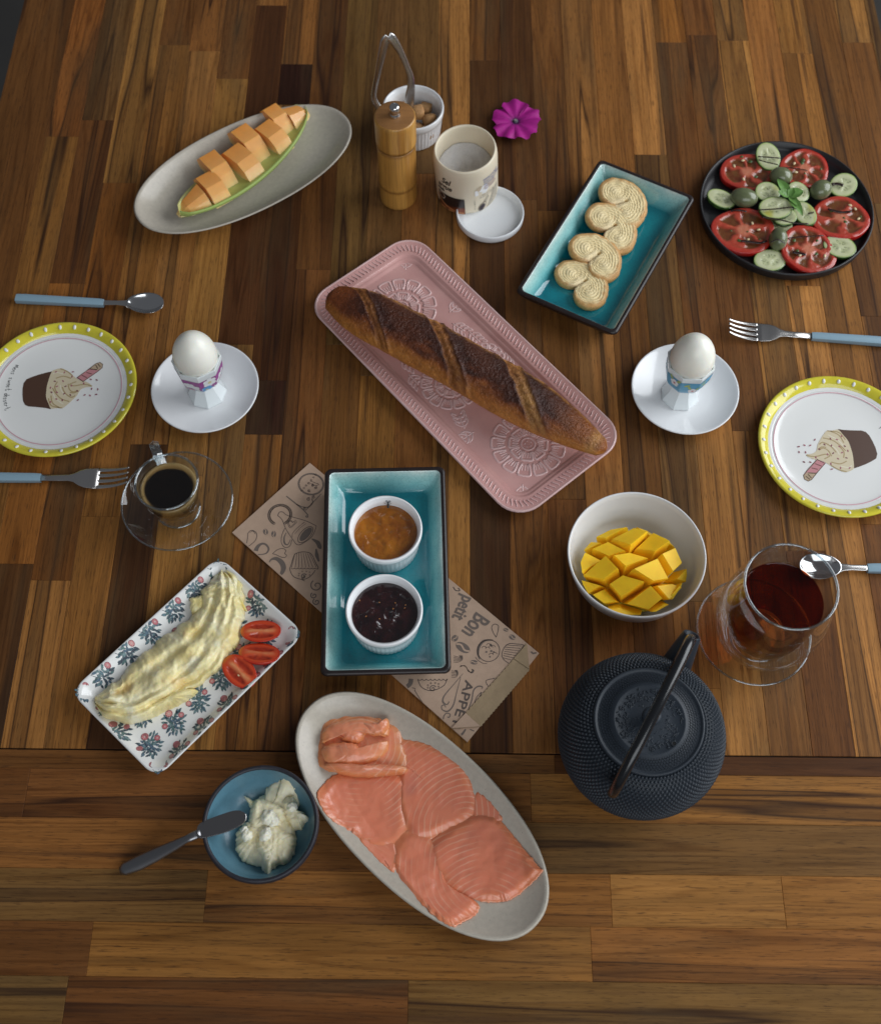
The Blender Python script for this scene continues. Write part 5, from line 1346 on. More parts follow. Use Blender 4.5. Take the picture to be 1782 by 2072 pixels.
def motif(cx, cy, seed, s=1.0, rot=0):
    rr = random.Random(seed); ik = Ink()
    def T(pts): return [(cx+s*(x*cos(rot)-y*sin(rot)), cy+s*(x*sin(rot)+y*cos(rot))) for x, y in pts]
    def inside(pts): return all(abs(p[0]) < HXO-.0010 and abs(p[1]) < HYO-.0010 for p in pts)
    ik.lift = 0
    for pth in (((.0042, -.0072), (.0015, -.0020), (.0000, .0040), (.0008, .0072)), ((.0010, -.0010), (-.0030, .0010), (-.0045, .0035)), ((.0020, -.0035), (-.0020, -.0040), (-.0045, -.0040)), ((.0010, .0000), (.0040, .0010), (.0055, .0000))):
        p = T(pth)
        if inside(p): ik.line(p, .00032*s, DK, smooth=4)
    leaves = []
    for k_ in range(54):
        rad = .0086*sqrt((k_+.5)/54); an = k_*2.39996+rr.uniform(-.2, .2)
        x, y = rad*cos(an)*.92, rad*sin(an)*1.05
        x += .0010*(y < -.002)+.0006; y -= .0004
        if min(hypot(x+.0044, y-.0048), hypot(x-.0040, y-.0055)*1.3, hypot(x+.0046, y+.0042)*1.25) < .0024: continue
        leaves.append((x, y, an+rr.uniform(-.5, .5) if rad > .004 else rr.uniform(0, 3), rr.uniform(.75, 1.05)))
    for x, y, a, q in leaves:
        a += rr.uniform(-.25, .25); l = .0017*q; w = .00072*q
        c_ = rr.choice(LEAF)
        pts = [(x+u*cos(a)-v*sin(a), y+u*sin(a)+v*cos(a)) for u, v in ((-l, 0), (-l*.4, w), (l*.3, w*.9), (l, 0), (l*.3, -w*.9), (-l*.4, -w))]
        pt = T(pts)
        if not inside(pt): continue
        ik.lift = .00002; ik.fill(T([(x+(px-x)*1.22, y+(py-y)*1.22) for px, py in pts]), DK)
        ik.lift = .00005; ik.fill(pt, c_)
        ik.lift = .00008; ik.line(T([pts[0], pts[3]]), .0002*s, DK)
    for x, y, r in ((-.0044, .0048, .0023), (.0040, .0055, .0018), (-.0046, -.0042, .0018)):
        pc = rr.choice(PKF)
        if not inside(T([(x-r, y), (x+r, y), (x, y-r), (x, y+r)])): continue
        ik.lift = .00009; ik.fill(T(blob2((x, y), r*1.12, r*1.12, 0, 14)), (.34, .12, .13))
        ik.lift = .00012
        for k in range(7):
            a = 2*pi*k/7; ik.lift = .00012+.00001*(k % 2); ik.fill(T(blob2((x+r*.60*cos(a), y+r*.60*sin(a)), r*.36, r*.28, a, 8)), pc)
        ik.lift = .00015; ik.fill(T(blob2((x, y), r*.32, r*.32, 0, 8)), (.62, .45, .42))
    if ik.m.V: ik.build('printed_sprig', M_PRINT, op, lambda x, y, l: (x, y, oz(x, y)+.00018+l))
# motif rows run along the long side; they stand upright seen from the near edge of the table
k = 0
for row in range(-2, 3):
    for colm in range(-4, 5):
        x = (colm+.5*(row % 2))*.0262+.003; y = row*.0252
        if abs(x) < HXO+.001 and abs(y) < HYO+.001:
            motif(max(-HXO+.004, min(HXO-.004, x)), max(-HYO+.004, min(HYO-.004, y)), k, 1.22, -OA-radians(10)); k += 1

# omelette
spine = [(935, 185), (955, 260), (950, 340), (925, 430), (880, 530), (815, 625), (735, 715), (640, 800), (530, 880), (420, 940), (310, 950), (215, 930)]
wl = [18, 85, 118, 105, 122, 150, 175, 178, 165, 135, 105, 22]       # half width towards upper left (zoom px)
wr = [14, 65, 100, 128, 138, 150, 130, 118, 118, 110, 78, 20]        # half width towards lower right
def interp(arr, f):
    a = int(min(f, len(arr)-2)); t = f-a; t = t*t*(3-2*t); return arr[a]+(arr[a+1]-arr[a])*t
SP = catmull([(x, y, 0) for x, y in spine], 14, False)
om_mb = MB(); NTc = 56
rows_ = []
c6l = lambda x, y, h: c6(x, y, h)
V = []; C = []; F = []
for i, p in enumerate(SP):
    f = i/14; t = (SP[min(i+1, len(SP)-1)]-SP[max(i-1, 0)]).normalized(); nrm = Vector((t.y, -t.x, 0))   # towards right/lower
    if nrm.x+nrm.y < 0: nrm = -nrm
    a, b = 1.13*interp(wl, f), 1.16*interp(wr, f)
    a *= 1+.13*nz(i*.10, 1, 0, 1)+.05*nz(i*.4, 4, 0, 1); b *= 1+.13*nz(i*.10, 9, 0, 1)+.05*nz(i*.4, 14, 0, 1)
    for j in range(NTc+1):
        u = -1+2*j/NTc
        w = a if u < 0 else b
        q = p+nrm*(u*w)
        base = max(0, 1-abs(u)**2.6)**.5
        hgt = .0175*min(1, (min(i, len(SP)-1-i)/12)**.6 if min(i, len(SP)-1-i) else 0)*(.85+.3*nz(i*.06, 3, 0, 1))
        wv = u+.30*nz(i*.018, 2, 3, 1)
        fold = 0
        for c0, dep, w0, ph in ((-.45, .0045, .13, 0), (.12, .0026, .11, 5), (.52, .0050, .12, 9)):
            dd_ = (wv-c0-.25*nz(i*.016, ph, 0, 1))/w0
            am = sstep(-.30, .25, nz(i*.028, ph+20, 0, 1)+.05)
            fold += am*(-dep*exp(-dd_*dd_)+dep*.6*exp(-((dd_-1.8)/1.2)**2))
        rough = .0065*fbm(i*.034, u*1.4, 2, 1.0, 2)+.0022*fbm(i*.10, u*3.0, 7, 1.0, 3)
        if f < 3.8: rough += .0036*fbm(i*.25, u*6, 11, 1.1, 3)*(1-f/3.8)
        z = .0040+hgt*base+(fold+rough)*min(1, base*1.4)
        if abs(u) > .999: z = .0042
        w3 = c6(q.x, q.y, max(.004, min(.02, z)))
        z += (0.0020*fbm(w3.x, w3.y, 3, 60, 3)+.0011*fbm(w3.x, w3.y, 8, 260, 3))*min(1, base*1.5)
        V.append((w3.x, w3.y, z))
        X, Y = w3.x, w3.y
        br = sstep(.05, .42, fbm(X, Y, 21, 48, 4))*sstep(.95, .35, abs(u+.05))*sstep(2.0, 4.5, f)
        c = mix((.94, .86, .54), (.92, .76, .32), .5+.9*fbm(X, Y, 31, 60, 3))
        c = mix(c, (.95, .90, .68), .8*sstep(.05, .45, fbm(X, Y, 41, 62, 3)))
        c = mix(c, (.80, .52, .18), .8*br)
        C.append(c)
n_ = NTc+1
for i in range(len(SP)-1):
    for j in range(NTc): F.append((i*n_+j, i*n_+j+1, (i+1)*n_+j+1, (i+1)*n_+j))
M_OM = pbr('omelette', vcol=True, rough=.36, sss=.2, sssr=(.006, .004, .0015), bump=((160, .30, .003), (500, .25, .0014)), var=(220, .07), coat=.15)
ob = c6(600, 650, 0)
omt = thing('omelette', 'folded pale yellow omelette on the sprig patterned plate', 'omelette', (ob.x, ob.y, .004))
TLo = Vector((ob.x, ob.y, .004))
om_mb.add([tuple(Vector(v)-TLo) for v in V], F, C); om_mb.build('fold', M_OM, omt)
def flap(pts, h, seed, name):
    ol = [(c6(x, y, .008).x-ob.x, c6(x, y, .008).y-ob.y) for x, y in pts]
    ol = rough_outline(ol, .0010, 9, seed)
    V, F = dome(ol, 14, lambda x, y, q: h*max(0, 1-q**3)**.6+.0016*fbm(x, y, seed, 130, 3)*(1-q**5)+.0004, zedge=0)
    MB().add(V, F, [mix((.88, .82, .50), (.86, .68, .22), .5+.9*fbm(a, b, seed, 90, 3)) for a, b, c in V]).build(name, M_OM, omt)
flap([(800, 870), (770, 905), (700, 945), (620, 985), (520, 1032), (440, 1030), (520, 975), (620, 925), (700, 880), (760, 862)], .0125, 3, 'edge_roll')
flap([(830, 330), (790, 345), (752, 345), (755, 385), (760, 430), (800, 440), (840, 420), (850, 370)], .0075, 6, 'edge_roll')
flap([(1020, 235), (1050, 245), (1062, 270), (1050, 300), (1060, 350), (1050, 390), (1075, 415), (1050, 425), (1030, 480), (1000, 470), (1005, 380), (1000, 300)], .010, 8, 'edge_roll')
flap([(1020, 560), (1030, 600), (1000, 640), (960, 640), (940, 700), (900, 690), (920, 620), (960, 560)], .009, 12, 'edge_roll')

# cherry tomato halves
c8 = crop(600, 2080, 480/1782)
M_TOM = pbr('tomato', vcol=True, rough=.22, coat=.35, sss=.15, sssr=(.006, .0015, .0008), bump=(500, .12, .0008))
def tomato_half(label, zx, zy, a_, b_, rot, tilt, core=1.0):
    p = c8(zx, zy, .013)
    V = []; F = []; C = []; n = 56
    rings = [(q, 'face') for q in (0.001, .15, .3, .42, .52, .62, .72, .80, .86, .92, .97, 1.0)]
    hh = b_*.88
    for q, _ in rings:
        for i in range(n):
            t = 2*pi*i/n; x, y = a_*q*cos(t), b_*q*sin(t)
            lob = sstep(.9, .55, hypot(x/a_/.82, (abs(y)-b_*.42)/b_/.30))
            cr = exp(-(y/(b_*.17))**2)*sstep(.85, .5, abs(x)/a_)
            z = -.0017*lob+.0005*cr-.0004*q**8+.0002*nz(x, y, 0, 500)
            c = mix((.60, .065, .018), (.33, .018, .008), lob*(.6+.5*nz(x, y, 1, 400)))
            c = mix(c, (.80, .38, .16), cr*core*.9*(.7+.4*nz(x, y, 2, 300)))
            c = mix(c, (.52, .035, .012), sstep(.86, .95, q)); c = mix(c, (.60, .22, .03), .8*sstep(-.72, -1.0, x/a_)*sstep(.7, .9, q))
            V.append((x, y, z)); C.append(c)
    for k in range(1, 9):
        ph = pi/2*k/8
        for i in range(n):
            t = 2*pi*i/n
            V.append((a_*1.012*cos(ph)*cos(t), b_*1.012*cos(ph)*sin(t), -hh*sin(ph))); C.append(mix((.46, .018, .008), (.62, .26, .03), .8*sstep(-.6, -1.0, cos(t)*cos(ph))))
    m_ = len(rings)+8
    for k in range(m_-1):
        for i in range(n): j = (i+1) % n; F.append((k*n+i, k*n+j, (k+1)*n+j, (k+1)*n+i))
    o = MB().add(V, F, C).build('cherry_tomato_half', M_TOM, None, loc=(p.x, p.y, .0043+hh*.93)); o.rotation_euler = (tilt[0], tilt[1], rot)
    tag(o, label, 'tomato', 'cherry tomato halves')
    return o
tomato_half('halved cherry tomato on the omelette plate, farthest of the three', 1205, 580, .0172, .0100, radians(1), (-.10, 0))
tomato_half('halved cherry tomato on the omelette plate, middle of the three', 1190, 875, .0176, .0108, radians(-5), (-.35, 0), .6)
o = tomato_half('halved cherry tomato on the omelette plate, nearest of the three', 928, 1120, .0168, .0116, radians(-42), (.12, .1))
MB().add(*ellipsoid((.002, -.003, .0002), .0011, .0007, .0005, 10, 6)).build('seed', pbr('tomato_seed', (.72, .55, .30), .3), o)
# ------------------------------------------------------------------ smoked salmon
def salmon_mat():
    m, t, out = newmat('smoked_salmon')
    tc = nd(t, 'ShaderNodeTexCoord').outputs['Object']
    vc = nd(t, 'ShaderNodeVertexColor', layer_name='Col').outputs['Color']
    n = nd(t, 'ShaderNodeTexNoise', {'Vector': tc, 'Scale': 65.0, 'Detail': 4.0, 'Distortion': .6}).outputs['Fac']
    c = mixc(t, ramp(t, n, ((.5, (0, 0, 0)), (.8, (.45, .45, .45)))), vc, (.74, .225, .150))
    w = nd(t, 'ShaderNodeTexWave', {'Vector': tc, 'Scale': 70.0, 'Distortion': 2.2, 'Detail': 2.0, 'Detail Scale': .8, 'Detail Roughness': .5}, wave_type='RINGS', rings_direction='Z').outputs['Fac']
    n3 = nd(t, 'ShaderNodeTexNoise', {'Vector': tc, 'Scale': 34.0, 'Detail': 2.0}).outputs['Fac']
    lines = mixc(t, ramp(t, n3, ((.40, (0, 0, 0)), (.62, (1, 1, 1)))), (0, 0, 0), ramp(t, w, ((.80, (0, 0, 0)), (1.0, (.42, .42, .42)))))
    c = mixc(t, lines, c, (.90, .60, .42))
    n2 = nd(t, 'ShaderNodeTexNoise', {'Vector': tc, 'Scale': 300.0, 'Detail': 3.0}).outputs['Fac']
    b = nd(t, 'ShaderNodeBump', {'Height': n2, 'Strength': .14, 'Distance': .0012})
    b2 = nd(t, 'ShaderNodeBump', {'Height': w, 'Strength': .04, 'Distance': .0008, 'Normal': b.outputs[0]})
    p = nd(t, 'ShaderNodeBsdfPrincipled', {'Base Color': c, 'Roughness': .34, 'Coat Weight': .35, 'Coat Roughness': .16, 'Normal': b2.outputs[0], 'Subsurface Weight': .2, 'Subsurface Radius': (.008, .003, .002), 'Subsurface Scale': 1.0})
    t.links.new(p.outputs[0], out.inputs[0]); return m
M_SAL = salmon_mat()
cS = crop(600, 2400, 1400/1782)
SPL = (-.0172, -.2700); SPA = radians(-43.5)
def plate_z(x, y):   # inner surface of the salmon plate
    dx, dy = x-SPL[0], y-SPL[1]
    a = (dx*cos(SPA)+dy*sin(SPA))/.1235; b = (-dx*sin(SPA)+dy*cos(SPA))/.0585
    q = hypot(a, b)
    for (u, zu), (v, zv) in zip([(0, .0044), (.6, .0046), (.72, .0065), (.84, .0092), (.955, .0160), (1.0, .0182)], [(.6, .0046), (.72, .0065), (.84, .0092), (.955, .0160), (1.0, .0182), (9, .02)]):
        if u <= q <= v: return zu+(zv-zu)*(q-u)/(v-u)
    return .019
def salmon_slice(label, pts, lift, seed, amp=.0012, h=.009, rot=0.0, curl=()):
    ol = [cS(x, y, h) for x, y in pts]
    ol = rough_outline([(p.x, p.y) for p in ol], 0.0009, 10, seed)
    cx = sum(p[0] for p in ol)/len(ol); cy = sum(p[1] for p in ol)/len(ol)
    lo = [(p[0]-cx, p[1]-cy) for p in ol]
    def zf(x, y, q):
        ft = 1-.92*sstep(.80, 1.0, q); z = plate_z(x+cx, y+cy)+lift*ft+amp*ft*fbm(x+cx, y+cy, seed, 55, 3)*1.6+amp*.15*nz(x, y, seed, 190)
        for ax, ay, s, k in curl: z += k*exp(-(((x+cx-ax)**2+(y+cy-ay)**2)/s**2))
        return z
    V, F = dome(lo, 30, zf)
    n = len(lo); b0 = 1+29*n; m0 = len(V)
    V += [(x, y, plate_z(x+cx, y+cy)-.0006) for x, y in lo]
    for i in range(n): j = (i+1) % n; F.append((b0+i, m0+i, m0+j, b0+j))
    C = []
    for k, (x, y, z) in enumerate(V):
        ring = 0 if k == 0 else min(30, (k-1)//n+1); q = ring/30
        c = mix((.80, .235, .130), (.82, .270, .155), .5+.8*fbm(x, y, seed+3, 40, 3))
        c = mix(c, (.80, .25, .075), .45*sstep(.70, 1.0, q+.25*fbm(x, y, seed+7, 60)))
        c = mix(c, (.58, .20, .150), .5*sstep(.15, .5, fbm(x, y, seed+9, 30)))
        C.append(c)
    # fine rotation so the grain differs from slice to slice
    Rm = Matrix.Rotation(-rot, 3, 'Z')
    V = [tuple(Rm @ Vector(v)) for v in V]
    off = Vector((.045*cos(seed*2.1), .045*sin(seed*2.1), 0))
    V = [tuple(Vector(v)+off) for v in V]
    R2 = Matrix.Rotation(rot, 3, 'Z')
    o = MB().add(V, F, C).build('salmon_slice', M_SAL, None, loc=Vector((cx, cy, 0))-R2 @ off); o.rotation_euler = (0, 0, rot)
    tag(o, label, 'salmon', 'smoked salmon slices'); return o
salmon_slice('greyish edge scrap of salmon between two slices at the left rim', [(850, 720), (940, 740), (1020, 750), (1030, 860), (1010, 890), (940, 830), (890, 780)], .0012, 2, .0004)
salmon_slice('thin dark scrap of salmon at the right rim of the plate', [(1380, 520), (1430, 545), (1480, 600), (1500, 650), (1420, 660), (1370, 620)], .0012, 3, .0004)
salmon_slice('rounded salmon slice at the left side below the folded piece', [(672, 540), (700, 480), (770, 432), (880, 440), (1000, 430), (1080, 470), (1070, 580), (1080, 690), (1010, 765), (930, 772), (860, 740), (800, 700), (730, 650), (690, 600)], .0022, 11, .0011, rot=.6)
salmon_slice('large salmon slice at the upper right of the plate', [(980, 260), (1060, 280), (1150, 300), (1260, 355), (1340, 420), (1385, 520), (1398, 600), (1350, 655), (1260, 690), (1170, 735), (1090, 720), (1040, 620), (1030, 500), (1040, 400), (1000, 330)], .0030, 21, .0011, rot=2.2)
salmon_slice('long salmon slice down the left near side of the plate', [(1060, 690), (1170, 715), (1220, 800), (1260, 930), (1392, 1020), (1384, 1075), (1330, 1110), (1275, 1136), (1200, 1090), (1120, 1010), (1040, 910), (1005, 830), (1015, 740)], .0030, 31, .0011, rot=1.1)
salmon_slice('large salmon slice at the near right end of the plate', [(1160, 760), (1240, 690), (1370, 612), (1460, 622), (1530, 690), (1600, 780), (1665, 868), (1680, 890), (1620, 950), (1550, 1004), (1500, 1016), (1410, 1012), (1270, 960), (1180, 870)], .0036, 41, .0011, rot=3.4)
# folded piece
fo = cS(860, 300, .014)
fold_t = thing('folded_salmon', 'salmon slice folded into a loose rosette at the far end', 'salmon', (fo.x, fo.y, 0), 0, 'smoked salmon slices')
def fold_layer(pts, lift, dome_h, seed, name, edge=.0):
    ol = rough_outline([(cS(x, y, .012).x-fo.x, cS(x, y, .012).y-fo.y) for x, y in pts], .0009, 9, seed)
    cx = sum(p[0] for p in ol)/len(ol); cy = sum(p[1] for p in ol)/len(ol)
    V, F = dome(ol, 22, lambda x, y, q: .0052+lift+dome_h*max(0, 1-q**2.4)+.0016*fbm(x, y, seed, 90, 3)+edge*y*0-.0012*q**8)
    n = len(ol); b0 = 1+21*n; m0 = len(V)
    V += [(x, y, max(.0048, lift-.004)) for x, y in ol]
    for i in range(n): j = (i+1) % n; F.append((b0+i, m0+i, m0+j, b0+j))
    C = []
    for k, (x, y, z) in enumerate(V):
        q = 0 if k == 0 else min(22, (k-1)//n+1)/22
        c = mix((.82, .27, .140), (.84, .31, .165), .5+.8*fbm(x, y, seed, 60, 3)); c = mix(c, (.78, .30, .095), .7*sstep(.6, 1, q)); C.append(c)
    MB().add(V, F, C).build(name, M_SAL, fold_t)
fold_layer([(660, 330), (680, 205), (760, 172), (900, 160), (985, 188), (1045, 232), (1055, 300), (1075, 415), (1000, 436), (880, 446), (760, 426), (658, 405)], .0030, .0030, 1, 'base_fold')
fold_layer([(690, 250), (760, 205), (880, 190), (975, 215), (985, 270), (900, 255), (860, 300), (790, 290), (745, 262), (700, 300)], .0085, .0045, 3, 'fold')
fold_layer([(690, 330), (740, 300), (830, 300), (870, 335), (900, 325), (985, 290), (975, 350), (880, 395), (780, 400), (710, 385)], .0085, .0050, 5, 'fold')
fold_layer([(700, 400), (780, 395), (880, 400), (1000, 400), (1070, 412), (1050, 432), (880, 448), (770, 432)], .0080, .0055, 7, 'fold')
fold_layer([(860, 215), (930, 215), (985, 195), (990, 235), (960, 265), (900, 262)], .0105, .0030, 9, 'fold')
M_SALD = pbr('salmon_inside', (.52, .115, .075), .35, coat=.2)
MB().add(*dome([(cS(x, y, .014).x-fo.x, cS(x, y, .014).y-fo.y) for x, y in ((755, 262), (790, 235), (830, 235), (858, 258), (840, 282), (800, 282))], 5, lambda x, y, q: .0150)).build('open_gap', M_SALD, fold_t)

# ------------------------------------------------------------------ mango bowl
MC = (.1661, -.0590)
mb = thing('mango_bowl', 'white round bowl holding the cut mango', 'bowl', (*MC, 0))
r = .0587
MB().add(*lathe([(0, .0012), (r*.62, .0012), (r*.66, 0), (r*.72, .0004), (r*.80, .004), (r*.92, .018), (r*.985, .034), (r, .0385), (r*.998, .0400), (r*.985, .0406), (r*.97, .0400), (r*.945, .034), (r*.885, .019), (r*.80, .0085), (r*.70, .0050), (r*.55, .0042), (0, .0040)], 112)).build('dish', pbr('warm_white_porcelain', (.78, .78, .775), .17, coat=.3), mb)
cM = crop(2050, 1780, 450/1782)
mc = cM(735, 870, .020)
mg = thing('mango_half', 'mango half scored into golden cubes and turned out', 'mango', (mc.x-.001, mc.y-.0085, .0046))
MA, MBb = .0380, .0348
def mell(x, y): return hypot(x/MA, y/MBb)
ol = [(MA*cos(2*pi*i/72)*(1+.03*nz(i*.2, 1)), MBb*sin(2*pi*i/72)*(1+.03*nz(i*.2, 5))) for i in range(72)]
V, F = loft([[(x*.55, y*.55, .0) for x, y in ol], [(x*.85, y*.85, .0025) for x, y in ol], [(x*1.0, y*1.0, .0085) for x, y in ol], [(x*1.005, y*1.005, .0105) for x, y in ol], [(x*.97, y*.97, .0112) for x, y in ol]], True, True)
C = [mix((.42, .44, .04), (.75, .52, .03), .5+.8*fbm(x, y, z, 45)) for x, y, z in V]
MB().add(V, F, C).build('skin', pbr('mango_skin', vcol=True, rough=.35), mg)
V, F = dome([(x*.965, y*.965) for x, y in ol], 10, lambda x, y, q: .0125-.002*q**2)
MB().add(V, F).build('flesh_base', pbr('mango_flesh_deep', (.80, .38, .012), .35, sss=.2, sssr=(.008, .004, .001)), mg)
M_MAN = pbr('mango_flesh', (1.0, .60, .020), .5, var=(70, .10), sss=.25, sssr=(.008, .004, .001), coat=.0, spec=.3, bump=(260, .12, .001))
e1 = Vector((cos(radians(28)), sin(radians(28)))); e2 = Vector((cos(radians(146)), sin(radians(146))))
rr = random.Random(33)
s1, s2 = .0205, .0172
jit = {}
def gv(i, j):
    if (i, j) not in jit: jit[(i, j)] = (rr.uniform(-.0036, .0036), rr.uniform(-.0036, .0036))
    p = e1*((i-.32)*s1)+e2*((j-.15)*s2)+Vector(jit[(i, j)])
    k_ = mell(p.x, p.y)
    return p*(.965/k_) if k_ > .965 else p
for i in range(-3, 4):
    for j in range(-3, 4):
        base = [gv(i+1, j+1), gv(i, j+1), gv(i, j), gv(i+1, j)]
        ar = abs(sum(base[k][0]*base[(k+1) % 4][1]-base[(k+1) % 4][0]*base[k][1] for k in range(4)))/2
        if ar < 2.5e-5: continue
        c = (base[0]+base[1]+base[2]+base[3])/4
        q = mell(c.x, c.y); full = min(1, ar/(s1*s2*.8))
        hgt = (.0225-.0085*q**1.5)*(.55+.45*full)+rr.uniform(-.0025, .0035)
        lean = c*(.18+.16*rr.random())+Vector((rr.uniform(-.0016, .0016), rr.uniform(-.0016, .0016)))
        tx, ty = rr.uniform(-.38, .38), rr.uniform(-.38, .38)
        tx -= c.x*5.0; ty -= c.y*5.0
        sc_ = rr.uniform(.90, 1.02)
        top = []
        for p in base:
            d_ = (p-c)*sc_; z_ = .0105+hgt+d_.x*tx+d_.y*ty
            top.append((c.x+lean.x+d_.x, c.y+lean.y+d_.y, max(.0125, z_)))
        b3 = [(c.x+(p.x-c.x)*.965, c.y+(p.y-c.y)*.965, .0098) for p in base]
        cen = Vector((sum(p[0] for p in top)/4, sum(p[1] for p in top)/4, 0))
        mid = [tuple(Vector(b).lerp(Vector(t), .92)) for b, t in zip(b3, top)]
        tin = [((t[0]-cen.x)*.94+cen.x, (t[1]-cen.y)*.94+cen.y, t[2]+.0001) for t in top]
        MB().add(*loft([b3, mid, tin], False, True)).build('cube', M_MAN, mg, smooth=False)
fib = MB()
for k in range(26):
    x0, y0 = rr.uniform(-.001, .012), rr.uniform(.006, .012); fib.add(*tube([(x0, y0, .0125), (x0+rr.uniform(-.002, .002), y0+rr.uniform(-.002, .002), .0150)], .0004, 4))
stuff(fib.build('fibres', pbr('mango_fibre', (.75, .62, .38), .6), mg))

# ------------------------------------------------------------------ melon
cN = crop(450, 330, 820/1782)
a_, b_ = cN(420, 960, .012), cN(1375, 150, .012)
man = atan2(b_.y-a_.y, b_.x-a_.x); ML = hypot(b_.x-a_.x, b_.y-a_.y); mcx, mcy = (a_.x+b_.x)/2, (a_.y+b_.y)/2
M_RIND = pbr('melon_rind', vcol=True, rough=.4, sss=.1, sssr=(.004, .004, .001), var=(200, .06))
rd = thing('melon_rind', 'pale green melon rind crescent under the cut pieces', 'melon rind', (mcx, mcy, .0052), man)
V = []; C = []; nS, nC = 40, 15
for i in range(nS+1):
    s = -1+2*i/nS; w = .0240*sqrt(max(0, 1-s*s))**1.0+.0006
    for j in range(2*nC):
        if j < nC: u = -1+2*j/(nC-1); z = .0075*u*u+.0015+.004*s*s
        else: u = 1-2*(j-nC)/(nC-1); z = .0075*u*u+.0060+.004*s*s
        V.append((s*ML/2, u*w-.0065*(1-s*s), z)); C.append(mix((.40, .54, .14), (.62, .60, .24), .5+.5*u) if j >= nC else (.36, .44, .12))
nn = 2*nC; F = []
for i in range(nS):
    for j in range(nn): k = (j+1) % nn; F.append((i*nn+j, i*nn+k, (i+1)*nn+k, (i+1)*nn+j))
MB().add(V, F, C).build('rind', M_RIND, rd)
M_MEL = pbr('melon_flesh', vcol=True, rough=.30, sss=.3, sssr=(.010, .005, .002), bump=(220, .12, .0012), coat=.2, var=(90, .07))
mname = ['pointed melon piece at the near left tip of the rind', 'second melon piece from the near left tip', 'third melon piece from the near left tip, slid back', 'fourth melon piece from the near left tip', 'fifth melon piece from the near left tip, slid back', 'sixth melon piece from the near left tip', 'seventh melon piece from the near left tip, slid back', 'melon piece at the far right tip of the rind']
sp8 = [-.80, -.53, -.30, -.05, .20, .44, .66, .87]
wid = [.0300, .0250, .0245, .0265, .0255, .0250, .0220, .0250]
for k in range(8):
    s = sp8[k]; back = k in (2, 4, 6)
    off = .0105 if back else (-.0040 if k not in (0, 7) else -.001)
    hw = .0238*(1-.55*abs(s)**2.2); th = .0215*(1-.36*abs(s)**2); L = wid[k]/2*(.80 if 0 < k < 7 else .9)
    # section: bottom near, bottom far, top far, top near (y across, z up)
    def sec(x, sc=1.0):
        hw_, th_ = hw*sc, th*sc
        return [(x, -hw_*.98, .0035), (x, hw_*.85, .0035), (x, hw_*1.02, th_*.62), (x, hw_*.72, th_*.98), (x, -hw_*.22, th_*1.0), (x, -hw_*.62, th_*.72)]
    tw = random.uniform(-.08, .08)
    secs = [sec(-L*.94), sec(-L, 1.0), sec(L, 1.0), sec(L*.94)]
    if k == 0: secs = [sec(-L*1.5, .22), sec(-L*.6, .66), sec(L, 1.0), sec(L*.94, .99)]
    if k == 7: secs = [sec(-L*.94, .99), sec(-L, 1.0), sec(L*.6, .74), sec(L*1.3, .34)]
    secs[0] = [(x, y*.95, z*.97+.0003) for x, y, z in secs[0]]; secs[-1] = [(x, y*.95, z*.97+.0003) for x, y, z in secs[-1]]
    V, F = loft(secs, True, True)
    bm_ = MB().add(V, F)
    pos = Vector((mcx, mcy, .0080+.004*s*s)) + Matrix.Rotation(man, 3, 'Z') @ Vector((s*ML/2, off, 0))
    C = [mix((.88, .66, .28), mix((.94, .49, .165), (.94, .36, .070), sstep(-.6, .3, y/hw)), sstep(.002, .008, z)) for x, y, z in V]
    bm_.C = C
    o = bm_.build('melon_piece', M_MEL, None, smooth=False, loc=pos)
    o.rotation_euler = (random.uniform(-.04, .04), random.uniform(-.05, .05), man+radians(-8)+tw)
    bv = o.modifiers.new('soft_edges', 'BEVEL'); bv.width = .0011; bv.segments = 2
    tag(o, mname[k], 'melon', 'melon pieces')

# ------------------------------------------------------------------ palmiers
cP = crop(1800, 540, 700/1782)
def palm_mat():
    m, t, out = newmat('palmier_pastry')
    tc = nd(t, 'ShaderNodeTexCoord').outputs['Object']
    vc = nd(t, 'ShaderNodeVertexColor', layer_name='Col').outputs['Color']
    n = nd(t, 'ShaderNodeTexNoise', {'Vector': tc, 'Scale': 500.0, 'Detail': 3.0}).outputs['Fac']
    c = mixc(t, 1.0, vc, ramp(t, n, ((.3, (.85, .84, .8)), (.7, (1.13, 1.12, 1.1)))), 'MULTIPLY')
    v = nd(t, 'ShaderNodeTexVoronoi', {'Vector': tc, 'Scale': 1100.0}).outputs['Distance']
    b = nd(t, 'ShaderNodeBump', {'Height': v, 'Strength': .35, 'Distance': .0008})
    p = nd(t, 'ShaderNodeBsdfPrincipled', {'Base Color': c, 'Roughness': .55, 'Normal': b.outputs[0]})
    t.links.new(p.outputs[0], out.inputs[0]); return m
M_PALM = palm_mat()
